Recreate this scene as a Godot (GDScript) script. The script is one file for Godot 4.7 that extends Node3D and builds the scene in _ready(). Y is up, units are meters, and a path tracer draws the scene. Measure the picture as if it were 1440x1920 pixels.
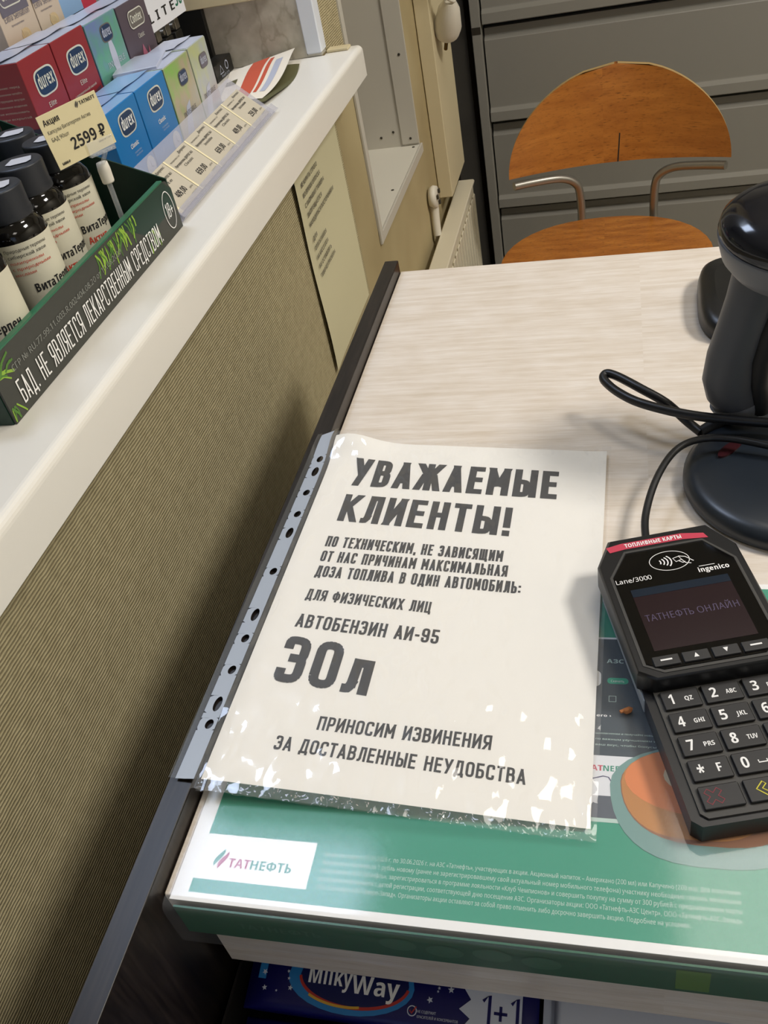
extends Node3D
# A counter with a notice in a plastic sleeve, a card terminal and a scanner, beside a goods ledge.

class MB:
	var v := PackedVector3Array()
	var n := PackedVector3Array()
	var t := PackedVector2Array()
	var xf := Transform3D()
	func tri(a: Vector3, b: Vector3, c: Vector3, na: Vector3, nb: Vector3, nc: Vector3, ua := Vector2(), ub := Vector2(), uc := Vector2()) -> void:
		if (b - a).cross(c - a).dot(na + nb + nc) > 0.0:
			var q := b; b = c; c = q
			q = nb; nb = nc; nc = q
			var w := ub; ub = uc; uc = w
		for p in [a, b, c]: v.append(xf * p)
		for p in [na, nb, nc]: n.append((xf.basis * p).normalized())
		for p in [ua, ub, uc]: t.append(p)
	func quad(a: Vector3, b: Vector3, c: Vector3, d: Vector3, nn: Vector3, u0 := Vector2(0, 1), u1 := Vector2(1, 1), u2 := Vector2(1, 0), u3 := Vector2(0, 0)) -> void:
		tri(a, b, c, nn, nn, nn, u0, u1, u2)
		tri(a, c, d, nn, nn, nn, u0, u2, u3)
	func quadn(p: Array, q: Array) -> void:
		tri(p[0], p[1], p[2], q[0], q[1], q[2])
		tri(p[0], p[2], p[3], q[0], q[2], q[3])
	# a box with rounded-looking edges; face +z carries uv 0..1
	func box(lo: Vector3, hi: Vector3, b := 0.0) -> void:
		var c := (lo + hi) * 0.5
		var h := (hi - lo) * 0.5
		b = minf(b, minf(h.x, minf(h.y, h.z)) * 0.98)
		var i := h - Vector3(b, b, b)
		for ax in 3:
			for s in [-1.0, 1.0]:
				var nn := Vector3(); nn[ax] = s
				var a1 := (ax + 1) % 3
				var a2 := (ax + 2) % 3
				var ps := []
				for k in [[-1, -1], [1, -1], [1, 1], [-1, 1]]:
					var p := Vector3(); p[ax] = h[ax] * s; p[a1] = i[a1] * k[0]; p[a2] = i[a2] * k[1]
					ps.append(c + p)
				quad(ps[0], ps[1], ps[2], ps[3], nn)
		if b <= 0.0: return
		for ax in 3:
			var a1 := (ax + 1) % 3
			var a2 := (ax + 2) % 3
			for s in [-1.0, 1.0]:
				for r in [-1.0, 1.0]:
					var n1 := Vector3(); n1[a1] = s
					var n2 := Vector3(); n2[a2] = r
					var ps := []
					for k in [[-1, 0], [1, 0], [1, 1], [-1, 1]]:
						var p := Vector3(); p[ax] = i[ax] * k[0]
						p[a1] = (h[a1] if k[1] == 0 else i[a1]) * s
						p[a2] = (i[a2] if k[1] == 0 else h[a2]) * r
						ps.append(c + p)
					quadn(ps, [n1, n1, n2, n2])
		for sx in [-1.0, 1.0]:
			for sy in [-1.0, 1.0]:
				for sz in [-1.0, 1.0]:
					tri(c + Vector3(h.x * sx, i.y * sy, i.z * sz), c + Vector3(i.x * sx, h.y * sy, i.z * sz), c + Vector3(i.x * sx, i.y * sy, h.z * sz), Vector3(sx, 0, 0), Vector3(0, sy, 0), Vector3(0, 0, sz))
	# profile of Vector2(radius, height) turned round y; sx, sz stretch it
	func lathe(pr: Array, seg := 32, sx := 1.0, sz := 1.0, at := Vector3()) -> void:
		var nn := []
		for k in pr.size():
			var d: Vector2 = (pr[mini(k + 1, pr.size() - 1)] - pr[maxi(k - 1, 0)])
			nn.append(Vector2(d.y, -d.x).normalized())
		for j in seg:
			var a0 := TAU * j / seg
			var a1 := TAU * (j + 1) / seg
			for k in pr.size() - 1:
				var P := []
				var Q := []
				for e in [[k, a0], [k, a1], [k + 1, a1], [k + 1, a0]]:
					var r: Vector2 = pr[e[0]]
					var q: Vector2 = nn[e[0]]
					P.append(at + Vector3(cos(e[1]) * r.x * sx, r.y, sin(e[1]) * r.x * sz))
					Q.append(Vector3(cos(e[1]) * q.x / sx, q.y, sin(e[1]) * q.x / sz))
				if pr[k].x < 1e-6: tri(P[0], P[2], P[3], Q[0], Q[2], Q[3])
				elif pr[k + 1].x < 1e-6: tri(P[0], P[1], P[2], Q[0], Q[1], Q[2])
				else: quadn(P, Q)
	func tube(pts: Array, r: float, seg := 12, caps := true, r2 := -1.0) -> void:
		var rings := []
		var up := Vector3.UP
		var d0: Vector3 = (pts[1] - pts[0]).normalized()
		if absf(d0.dot(up)) > 0.9: up = Vector3.RIGHT
		var side := d0.cross(up).normalized()
		for k in pts.size():
			var d: Vector3 = (pts[mini(k + 1, pts.size() - 1)] - pts[maxi(k - 1, 0)]).normalized()
			side = (side - d * side.dot(d)).normalized()
			var b := d.cross(side)
			var rr := r if r2 < 0.0 else lerpf(r, r2, float(k) / (pts.size() - 1))
			var ring := []
			for j in seg:
				var o: Vector3 = side * cos(TAU * j / seg) + b * sin(TAU * j / seg)
				ring.append([pts[k] + o * rr, o])
			rings.append(ring)
		for k in pts.size() - 1:
			for j in seg:
				var q := (j + 1) % seg
				var A = rings[k][j]; var B = rings[k][q]; var C = rings[k + 1][q]; var D = rings[k + 1][j]
				quadn([A[0], B[0], C[0], D[0]], [A[1], B[1], C[1], D[1]])
		if caps:
			for e in [0, pts.size() - 1]:
				var nn: Vector3 = (pts[0] - pts[1]).normalized() if e == 0 else (pts[e] - pts[e - 1]).normalized()
				for j in seg: tri(pts[e], rings[e][j][0], rings[e][(j + 1) % seg][0], nn, nn, nn)
	# 2D outline in the plane z = z1, extruded back to z0
	func prism(o: PackedVector2Array, z0: float, z1: float, smooth := false) -> void:
		var ix := Geometry2D.triangulate_polygon(o)
		for k in range(0, ix.size(), 3):
			for f in [[z1, 1.0], [z0, -1.0]]:
				if f[1] < 0.0 and z0 == z1: continue
				var nn := Vector3(0, 0, f[1])
				tri(Vector3(o[ix[k]].x, o[ix[k]].y, f[0]), Vector3(o[ix[k + 1]].x, o[ix[k + 1]].y, f[0]), Vector3(o[ix[k + 2]].x, o[ix[k + 2]].y, f[0]), nn, nn, nn)
		if z0 == z1: return
		var cw := Geometry2D.is_polygon_clockwise(o)
		var m := o.size()
		for k in m:
			var a := o[k]; var b := o[(k + 1) % m]
			var d := (b - a).normalized()
			var q := Vector2(d.y, -d.x) * (-1.0 if cw else 1.0)
			var qa := q; var qb := q
			if smooth:
				var dp := (a - o[(k + m - 1) % m]).normalized()
				var dn := (o[(k + 2) % m] - b).normalized()
				qa = (q + Vector2(dp.y, -dp.x) * (-1.0 if cw else 1.0)).normalized()
				qb = (q + Vector2(dn.y, -dn.x) * (-1.0 if cw else 1.0)).normalized()
			quadn([Vector3(a.x, a.y, z0), Vector3(b.x, b.y, z0), Vector3(b.x, b.y, z1), Vector3(a.x, a.y, z1)], [Vector3(qa.x, qa.y, 0), Vector3(qb.x, qb.y, 0), Vector3(qb.x, qb.y, 0), Vector3(qa.x, qa.y, 0)])
	# rings of points (each the same count, closed) joined smoothly
	func loft(rings: Array, caps := true) -> void:
		var nr := rings.size()
		var m: int = rings[0].size()
		var nn := []
		var mid := []
		for r in rings:
			var c := Vector3()
			for p in r: c += p
			mid.append(c / m)
		for k in nr:
			var row := []
			for j in m:
				var du: Vector3 = rings[k][(j + 1) % m] - rings[k][(j + m - 1) % m]
				var dv: Vector3 = rings[mini(k + 1, nr - 1)][j] - rings[maxi(k - 1, 0)][j]
				var q := du.cross(dv).normalized()
				if q.dot(rings[k][j] - mid[k]) < 0.0: q = -q
				row.append(q)
			nn.append(row)
		for k in nr - 1:
			for j in m:
				var q := (j + 1) % m
				quadn([rings[k][j], rings[k][q], rings[k + 1][q], rings[k + 1][j]], [nn[k][j], nn[k][q], nn[k + 1][q], nn[k + 1][j]])
		if caps:
			for e in [0, nr - 1]:
				var q: Vector3 = (mid[0] - mid[1]).normalized() if e == 0 else (mid[nr - 1] - mid[nr - 2]).normalized()
				for j in m: tri(mid[e], rings[e][j], rings[e][(j + 1) % m], q, q, q)
	# a grid of points with smooth normals
	func grid(f: Callable, nu: int, nv: int) -> void:
		var P := []
		for i in nu + 1:
			var row := []
			for j in nv + 1: row.append(f.call(float(i) / nu, float(j) / nv))
			P.append(row)
		var N := []
		for i in nu + 1:
			var row := []
			for j in nv + 1:
				var du: Vector3 = P[mini(i + 1, nu)][j] - P[maxi(i - 1, 0)][j]
				var dv: Vector3 = P[i][mini(j + 1, nv)] - P[i][maxi(j - 1, 0)]
				row.append(dv.cross(du).normalized())
			N.append(row)
		for i in nu:
			for j in nv:
				var us := [Vector2(float(i) / nu, float(j) / nv), Vector2(float(i + 1) / nu, float(j) / nv), Vector2(float(i + 1) / nu, float(j + 1) / nv), Vector2(float(i) / nu, float(j + 1) / nv)]
				var A = [P[i][j], P[i + 1][j], P[i + 1][j + 1], P[i][j + 1]]
				var B = [N[i][j], N[i + 1][j], N[i + 1][j + 1], N[i][j + 1]]
				tri(A[0], A[1], A[2], B[0], B[1], B[2], us[0], us[1], us[2])
				tri(A[0], A[2], A[3], B[0], B[2], B[3], us[0], us[2], us[3])
	func mesh() -> ArrayMesh:
		var arr := []
		arr.resize(Mesh.ARRAY_MAX)
		arr[Mesh.ARRAY_VERTEX] = v
		arr[Mesh.ARRAY_NORMAL] = n
		arr[Mesh.ARRAY_TEX_UV] = t
		var m := ArrayMesh.new()
		m.add_surface_from_arrays(Mesh.PRIMITIVE_TRIANGLES, arr)
		return m

var M := {}
var taken := {}
var glyphs := {}
var font_plain: SystemFont
var font_bold: SystemFont

func mb(x := Transform3D()) -> MB:
	var m := MB.new()
	m.xf = x
	return m

func put(b: MB, called: String, m: Material, parent: Node3D) -> MeshInstance3D:
	var o := MeshInstance3D.new()
	o.name = called
	o.mesh = b.mesh()
	o.material_override = m
	o.cast_shadow = GeometryInstance3D.SHADOW_CASTING_SETTING_ON
	if parent == self: o.name = numbered(called)
	parent.add_child(o, true)
	return o

func numbered(called: String) -> String:
	taken[called] = taken.get(called, -1) + 1
	return called if taken[called] == 0 else "%s_%03d" % [called, taken[called]]

func thing(called: String, label: String, category: String, x := Transform3D(), group := "") -> Node3D:
	var o := Node3D.new()
	o.name = numbered(called)
	add_child(o)
	o.transform = x
	o.set_meta("label", label)
	o.set_meta("category", category)
	if group: o.set_meta("group", group)
	return o

func struct(called: String, b: MB, m: Material, label := "") -> MeshInstance3D:
	var o := put(b, called, m, self)
	o.set_meta("kind", "structure")
	if label: o.set_meta("label", label)
	return o

func mat(key: String, c: String, rough := 0.6, metal := 0.0, spec := 0.5) -> StandardMaterial3D:
	var m := StandardMaterial3D.new()
	m.resource_name = key
	m.albedo_color = Color(c)
	m.roughness = rough
	m.metallic = metal
	m.metallic_specular = spec
	M[key] = m
	return m

func clear(key: String, c: String, a: float, rough := 0.03) -> StandardMaterial3D:
	var m := mat(key, c, rough)
	m.transparency = BaseMaterial3D.TRANSPARENCY_ALPHA
	m.albedo_color.a = a
	return m

func tex(w: int, h: int, f: Callable) -> ImageTexture:
	var im := Image.create_empty(w, h, false, Image.FORMAT_RGB8)
	for y in h:
		for x in w: im.set_pixel(x, y, f.call(x, y))
	return ImageTexture.create_from_image(im)

func noise(s: int, freq: float, oct := 3) -> FastNoiseLite:
	var f := FastNoiseLite.new()
	f.seed = s
	f.frequency = freq
	f.fractal_octaves = oct
	return f

# flat lettering from the installed fonts: baseline start at the plane's origin, fitted to width and cap height
func text_mesh(b: MB, s: String, x: float, y: float, w: float, cap: float, bold := false, step := 3.0) -> void:
	var tm := TextMesh.new()
	tm.font = font_bold if bold else font_plain
	tm.font_size = 32
	tm.pixel_size = 0.01
	tm.depth = 0.0
	tm.curve_step = step
	tm.horizontal_alignment = HORIZONTAL_ALIGNMENT_LEFT
	tm.vertical_alignment = VERTICAL_ALIGNMENT_TOP
	tm.text = "H"
	var href := tm.get_aabb()
	tm.text = s
	var box := tm.get_aabb()
	if box.size.x <= 0.0: return
	var arr := tm.surface_get_arrays(0)
	var vs: PackedVector3Array = arr[Mesh.ARRAY_VERTEX]
	var ix: PackedInt32Array = arr[Mesh.ARRAY_INDEX]
	var sx := w / box.size.x
	var sy := cap / href.size.y
	var q := Vector3(0, 0, 1)
	for k in range(0, ix.size(), 3):
		var p := []
		for e in 3:
			var g := vs[ix[k + e]]
			p.append(Vector3(x + (g.x - box.position.x) * sx, y + (g.y - href.position.y) * sy, 0))
		b.tri(p[0], p[1], p[2], q, q, q)

func txt(parent: Node3D, called: String, s: String, x: float, y: float, w: float, cap: float, m: Material, fr := Transform3D(), bold := false) -> MeshInstance3D:
	var b := mb(fr)
	text_mesh(b, s, x, y, w, cap, bold)
	return put(b, called, m, parent)

func flat(parent: Node3D, called: String, o: PackedVector2Array, m: Material, fr := Transform3D(), thick := 0.0) -> MeshInstance3D:
	var b := mb(fr)
	b.prism(o, -thick, 0.0)
	return put(b, called, m, parent)

func rect(x0: float, y0: float, x1: float, y1: float) -> PackedVector2Array:
	return PackedVector2Array([Vector2(x0, y0), Vector2(x1, y0), Vector2(x1, y1), Vector2(x0, y1)])

func rrect(x0: float, y0: float, x1: float, y1: float, r: float, k := 5) -> PackedVector2Array:
	var o := PackedVector2Array()
	for c in [[x1 - r, y1 - r, 0.0], [x0 + r, y1 - r, 90.0], [x0 + r, y0 + r, 180.0], [x1 - r, y0 + r, 270.0]]:
		for i in k + 1:
			var a := deg_to_rad(c[2] + 90.0 * i / k)
			o.append(Vector2(c[0] + cos(a) * r, c[1] + sin(a) * r))
	return o

func oval(cx: float, cy: float, rx: float, ry: float, k := 28, from := 0.0, to := TAU) -> PackedVector2Array:
	var o := PackedVector2Array()
	var whole := to - from > TAU - 0.01
	for i in (k if whole else k + 1):
		var a := from + (to - from) * i / k
		o.append(Vector2(cx + cos(a) * rx, cy + sin(a) * ry))
	return o

func star(cx: float, cy: float, r: float, turn := 0.0) -> PackedVector2Array:
	var o := PackedVector2Array()
	for i in 10:
		var a := turn + TAU * i / 10 + PI / 2
		var q := r if i % 2 == 0 else r * 0.45
		o.append(Vector2(cx + cos(a) * q, cy + sin(a) * q))
	return o

# a ring or an open line of constant width as flat strips
func line(b: MB, pts: Array, w: float, closed := false) -> void:
	var q := Vector3(0, 0, 1)
	var m := pts.size()
	var L := []
	var R := []
	for k in m:
		var a: Vector2 = pts[(k + m - 1) % m] if closed else pts[maxi(k - 1, 0)]
		var c: Vector2 = pts[(k + 1) % m] if closed else pts[mini(k + 1, m - 1)]
		var d := (c - a).normalized()
		var s := Vector2(-d.y, d.x) * w * 0.5
		L.append(pts[k] + s)
		R.append(pts[k] - s)
	for k in (m if closed else m - 1):
		var e := (k + 1) % m
		b.quad(Vector3(L[k].x, L[k].y, 0), Vector3(L[e].x, L[e].y, 0), Vector3(R[e].x, R[e].y, 0), Vector3(R[k].x, R[k].y, 0), q)

# condensed capitals drawn with strokes: [width, strokes]; third number 1 rounds a corner; a stroke that ends where it began is closed
func glyph_table() -> void:
	var V = [[0, 0], [0, 1]]
	var O = [[0, 0, 1], [1, 0, 1], [1, 1, 1], [0, 1, 1], [0, 0, 1]]
	glyphs = {
		"А": [.56, [[[0, 0], [.5, 1]], [[1, 0], [.5, 1]], [[.17, .24], [.83, .24]]]],
		"Б": [.52, [[[.9, 1], [0, 1], [0, 0], [1, 0, 1], [1, .55, 1], [0, .55]]]],
		"В": [.54, [V, [[0, 1], [.92, 1, 1], [.92, .53, 1], [0, .53]], [[0, .53], [1, .53, 1], [1, 0, 1], [0, 0]]]],
		"Д": [.62, [[[.13, 0], [.3, 1], [.87, 1], [.87, 0]], [[0, -.14], [0, 0], [1, 0], [1, -.14]]]],
		"Е": [.48, [[[1, 1], [0, 1], [0, 0], [1, 0]], [[0, .52], [.86, .52]]]],
		"Ж": [.80, [[[.5, 0], [.5, 1]], [[0, 1], [.5, .45]], [[1, 1], [.5, .45]], [[.27, .6], [0, 0]], [[.73, .6], [1, 0]]]],
		"З": [.52, [[[0, .86], [0, 1, 1], [.95, 1, 1], [.95, .53, 1], [.5, .53]], [[.5, .53], [1, .53, 1], [1, 0, 1], [0, 0, 1], [0, .14]]]],
		"И": [.56, [V, [[1, 0], [1, 1]], [[0, 0], [1, 1]]]],
		"К": [.55, [V, [[1, 1], [.08, .4]], [[.36, .56], [1, 0]]]],
		"Л": [.56, [[[1, 0], [1, 1], [.34, 1], [.26, .16], [.12, 0, 1], [0, 0]]]],
		"М": [.66, [[[0, 0], [0, 1]], [[1, 1], [1, 0]], [[0, 1], [.5, .28]], [[1, 1], [.5, .28]]]],
		"Н": [.54, [V, [[1, 0], [1, 1]], [[0, .52], [1, .52]]]],
		"О": [.54, [O]], "0": [.54, [O]],
		"П": [.54, [[[0, 0], [0, 1], [1, 1], [1, 0]]]],
		"Р": [.52, [[[0, 0], [0, 1], [1, 1, 1], [1, .42, 1], [0, .42]]]],
		"С": [.53, [[[1, .82], [1, 1, 1], [0, 1, 1], [0, 0, 1], [1, 0, 1], [1, .18]]]],
		"Т": [.50, [[[0, 1], [1, 1]], [[.5, 1], [.5, 0]]]],
		"У": [.56, [[[0, 1], [.58, .34]], [[1, 1], [.3, 0]]]],
		"Ф": [.68, [[[.5, 0], [.5, 1]], [[0, .2, 1], [1, .2, 1], [1, .84, 1], [0, .84, 1], [0, .2, 1]]]],
		"Х": [.56, [[[0, 0], [1, 1]], [[0, 1], [1, 0]]]],
		"Ц": [.58, [[[0, 1], [0, 0], [1, 0], [1, -.14]], [[.86, 1], [.86, 0]]]],
		"Ч": [.52, [[[0, 1], [0, .42, 1], [1, .42]], [[1, 1], [1, 0]]]],
		"Щ": [.80, [[[0, 1], [0, 0], [1, 0], [1, -.14]], [[.45, 1], [.45, 0]], [[.9, 1], [.9, 0]]]],
		"Ы": [.70, [[[0, 1], [0, 0]], [[0, .55], [.62, .55, 1], [.62, 0, 1], [0, 0]], [[1, 0], [1, 1]]]],
		"Ь": [.52, [[[0, 1], [0, 0]], [[0, .55], [1, .55, 1], [1, 0, 1], [0, 0]]]],
		"Я": [.54, [[[1, 0], [1, 1], [0, 1, 1], [0, .43, 1], [1, .43]], [[.6, .43], [0, 0]]]],
		"л": [.52, [[[1, 0], [1, .66], [.34, .66], [.26, .14], [.12, 0, 1], [0, 0]]]],
		"3": [.54, [[[0, .86], [0, 1, 1], [1, 1, 1], [1, .53, 1], [.5, .53]], [[.5, .53], [1, .53, 1], [1, 0, 1], [0, 0, 1], [0, .14]]]],
		"5": [.52, [[[.95, 1], [.05, 1], [.05, .55], [1, .55, 1], [1, 0, 1], [0, 0, 1], [0, .2]]]],
		"9": [.53, [[[0, .22], [0, 0, 1], [1, 0, 1], [1, 1, 1], [0, 1, 1], [0, .45, 1], [1, .45]]]],
		"1": [.30, [[[0, .8], [1, 1]], [[1, 1], [1, 0]]]],
		"8": [.53, [[[0, 0, 1], [1, 0, 1], [1, .53, 1], [0, .53, 1], [0, 0, 1]], [[.05, .53, 1], [.95, .53, 1], [.95, 1, 1], [.05, 1, 1], [.05, .53, 1]]]],
		"-": [.34, [[[.1, .42], [.9, .42]]]], "+": [.5, [[[0, .42], [1, .42]], [[.5, .2], [.5, .64]]]],
		".": [.16, [[[.5, 0], [.5, .02]]]], ",": [.16, [[[.5, .02], [.4, -.14]]]],
		":": [.18, [[[.5, .1], [.5, .12]], [[.5, .6], [.5, .62]]]], "!": [.18, [[[.5, 1], [.5, .34]], [[.5, 0], [.5, .02]]]],
	}

func rounded(p: Array, r: float) -> Array:
	var closed: bool = p.size() > 3 and p[0].distance_to(p[p.size() - 1]) < 1e-5 and p[0].z > 0.5
	var m := p.size() - 1 if closed else p.size()
	var out := []
	for k in m:
		var c := Vector2(p[k].x, p[k].y)
		if p[k].z < 0.5:
			out.append(Vector3(c.x, c.y, 0))
			continue
		var a3: Vector3 = p[(k + m - 1) % m]
		var b3: Vector3 = p[(k + 1) % m]
		var da := Vector2(a3.x, a3.y) - c
		var db := Vector2(b3.x, b3.y) - c
		var q := minf(r, minf(da.length(), db.length()) * 0.5)
		var s := c + da.normalized() * q
		var e := c + db.normalized() * q
		for i in 6:
			var f := i / 5.0
			out.append(Vector3(s.lerp(c, f).lerp(c.lerp(e, f), f).x, s.lerp(c, f).lerp(c.lerp(e, f), f).y, 1))
	if closed: out.append(out[0])
	return out

# condensed lettering laid on a surface: place.call(along, up) gives the point
func strokes(b: MB, s: String, width: float, cap: float, th: float, place: Callable, gap := 0.13, space := 0.32) -> void:
	var total := 0.0
	for c in s: total += (space if c == " " else glyphs[c][0]) + gap
	var k := width / (total - gap)
	var pen := 0.0
	var t := th * cap
	var up: Vector3 = (place.call(1.0, 0.0) - place.call(0.0, 0.0)).cross(place.call(0.0, 1.0) - place.call(0.0, 0.0)).normalized()
	for c in s:
		if c == " ":
			pen += (space + gap) * k
			continue
		var w: float = glyphs[c][0] * k
		var lift := 0.0
		for st in glyphs[c][1]:
			var raw := []
			for p in st: raw.append(Vector3(pen + t / 2 + p[0] * maxf(w - t, 0.0), t / 2 + p[1] * (cap - t), p[2] if p.size() > 2 else 0))
			var ps := rounded(raw, minf((w - t) * 0.5, cap * 0.2))
			for i in ps.size() - 1:
				var A := Vector2(ps[i].x, ps[i].y)
				var B := Vector2(ps[i + 1].x, ps[i + 1].y)
				if A.distance_to(B) < 1e-6: continue
				var d := (B - A).normalized()
				var h := Vector2(-d.y, d.x) * t * 0.5
				var slant := absf(d.x) > 0.12 and absf(d.y) > 0.3
				var q := [A + h, B + h, B - h, A - h]
				var first: bool = i == 0 and ps[0].z < 0.5
				var last: bool = i == ps.size() - 2 and ps[i + 1].z < 0.5
				for e in [[first, A, [0, 3], -1.0], [last, B, [1, 2], 1.0]]:
					if not e[0]: continue
					var edge := 0.0 if e[1].y < t * 0.6 and st.size() == 2 else cap if e[1].y > cap - t * 0.6 else -1.0
					for z in e[2]:
						if slant and edge >= 0.0: q[z] += d * (edge - q[z].y) / d.y
						elif not slant: q[z] += d * t * 0.5 * e[3]
				if not first and ps[i].z < 0.5:
					q[0] -= d * t * 0.5; q[3] -= d * t * 0.5
				if not last and ps[i + 1].z < 0.5:
					q[1] += d * t * 0.5; q[2] += d * t * 0.5
				lift += 0.000003
				var o := up * lift
				b.quad(place.call(q[0].x, q[0].y) + o, place.call(q[1].x, q[1].y) + o, place.call(q[2].x, q[2].y) + o, place.call(q[3].x, q[3].y) + o, up)
				if ps[i].z > 0.5 and i > 0:
					lift += 0.000003
					o = up * lift
					for j in 6:
						var a0 := TAU * j / 6
						var a1 := TAU * (j + 1) / 6
						b.tri(place.call(A.x, A.y) + o, place.call(A.x + cos(a0) * t / 2, A.y + sin(a0) * t / 2) + o, place.call(A.x + cos(a1) * t / 2, A.y + sin(a1) * t / 2) + o, up, up, up)
		pen += w + gap * k

# planes to print on: local x to the right, local y up the face, local z out of it
func lying(at: Vector3, yaw := 0.0) -> Transform3D:
	return Transform3D(Basis(Vector3.UP, yaw) * Basis(Vector3.RIGHT, -PI / 2), at)

func facing_right(at: Vector3) -> Transform3D:
	return Transform3D(Basis(Vector3.UP, PI / 2), at)

func spline(p: Array, per := 6) -> Array:
	var out := []
	for k in p.size() - 1:
		var a: Vector3 = p[maxi(k - 1, 0)]; var b: Vector3 = p[k]; var c: Vector3 = p[k + 1]; var d: Vector3 = p[mini(k + 2, p.size() - 1)]
		for i in per: out.append(b.cubic_interpolate(c, a, d, float(i) / per))
	out.append(p[p.size() - 1])
	return out

func _ready() -> void:
	# camera
	var cam := Camera3D.new()
	cam.name = "camera"
	add_child(cam)
	cam.transform = Transform3D(Basis(Vector3(0.9665, -0.1741, -0.1887), Vector3(0.0080, 0.7551, -0.6556), Vector3(0.2566, 0.6321, 0.7312)).orthonormalized(), Vector3(0.2203, 1.302, 0.8465))
	cam.fov = 59.49
	cam.near = 0.02
	cam.far = 60.0
	cam.current = true
	# sky seen through the shop window behind the camera
	var env := Environment.new()
	env.background_mode = Environment.BG_SKY
	env.sky = Sky.new()
	var sm := ProceduralSkyMaterial.new()
	sm.sky_top_color = Color("7fa6e0")
	sm.sky_horizon_color = Color("d5e2f2")
	sm.ground_bottom_color = Color("6c6a66")
	sm.ground_horizon_color = Color("b9bcbf")
	sm.sky_energy_multiplier = 2.0
	sm.ground_energy_multiplier = 2.0
	env.sky.sky_material = sm
	env.tonemap_mode = Environment.TONE_MAPPER_LINEAR
	env.tonemap_exposure = 0.228
	env.sdfgi_enabled = true
	env.ssao_enabled = true
	env.ssil_enabled = true
	var we := WorldEnvironment.new()
	we.name = "world"
	we.environment = env
	add_child(we)
	font_plain = SystemFont.new()
	font_plain.font_names = PackedStringArray(["Droid Sans"])
	font_bold = SystemFont.new()
	font_bold.font_names = PackedStringArray(["Droid Sans"])
	font_bold.font_weight = 700
	glyph_table()
	materials()
	# the lamps of the room: panels in the ceiling, [x, z, colour, energy]
	for p in [[-0.72, -0.25, "d3e3ff", 2.4, "cool white ceiling lamp panel above the goods ledge"], [0.62, -0.30, "fff8ee", 1.2, "square ceiling lamp panel above the counter"], [1.75, 0.15, "fffaf3", 7.5, "bright square ceiling lamp panel right of the counter"], [1.2, 2.2, "fff8ee", 0.9, "square ceiling lamp panel behind the customer"]]:
		ceiling_panel(p[0], p[1], p[2], p[3], p[4])
	room()
	ledge()
	niche()
	counter()
	behind_counter()
	promo_mat()
	notice()
	terminal()
	scanner()
	goods()
	tray()
	price_rail()
	candy()

func ceiling_panel(x: float, z: float, c: String, e: float, label: String) -> void:
	var t := thing("ceiling_light", label, "lamp", Transform3D(Basis(), Vector3(x, 2.79, z)), "lamp panels in the ceiling")
	var f := mb()
	for s in [-1.0, 1.0]:
		f.box(Vector3(-0.3, -0.012, s * 0.29 - 0.01), Vector3(0.3, 0.01, s * 0.29 + 0.01))
		f.box(Vector3(s * 0.29 - 0.01, -0.012, -0.28), Vector3(s * 0.29 + 0.01, 0.01, 0.28))
	put(f, "lamp_frame", M.white_paint, t)
	var d := mb()
	d.box(Vector3(-0.28, -0.006, -0.28), Vector3(0.28, 0.006, 0.28))
	var m := mat("lamp_glow_" + c, c, 0.6)
	m.emission_enabled = true
	m.emission = Color(c)
	m.emission_energy_multiplier = 2.0
	put(d, "lamp_diffuser", m, t)
	var l := AreaLight3D.new()
	l.name = "panel_light"
	l.area_size = Vector2(0.54, 0.54)
	l.light_color = Color(c)
	l.light_energy = e * 3.0
	l.area_range = 12.0
	l.area_attenuation = 2.0
	l.shadow_enabled = true
	t.add_child(l)
	l.position = Vector3(0, -0.016, 0)
	l.rotation.x = -PI / 2

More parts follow.
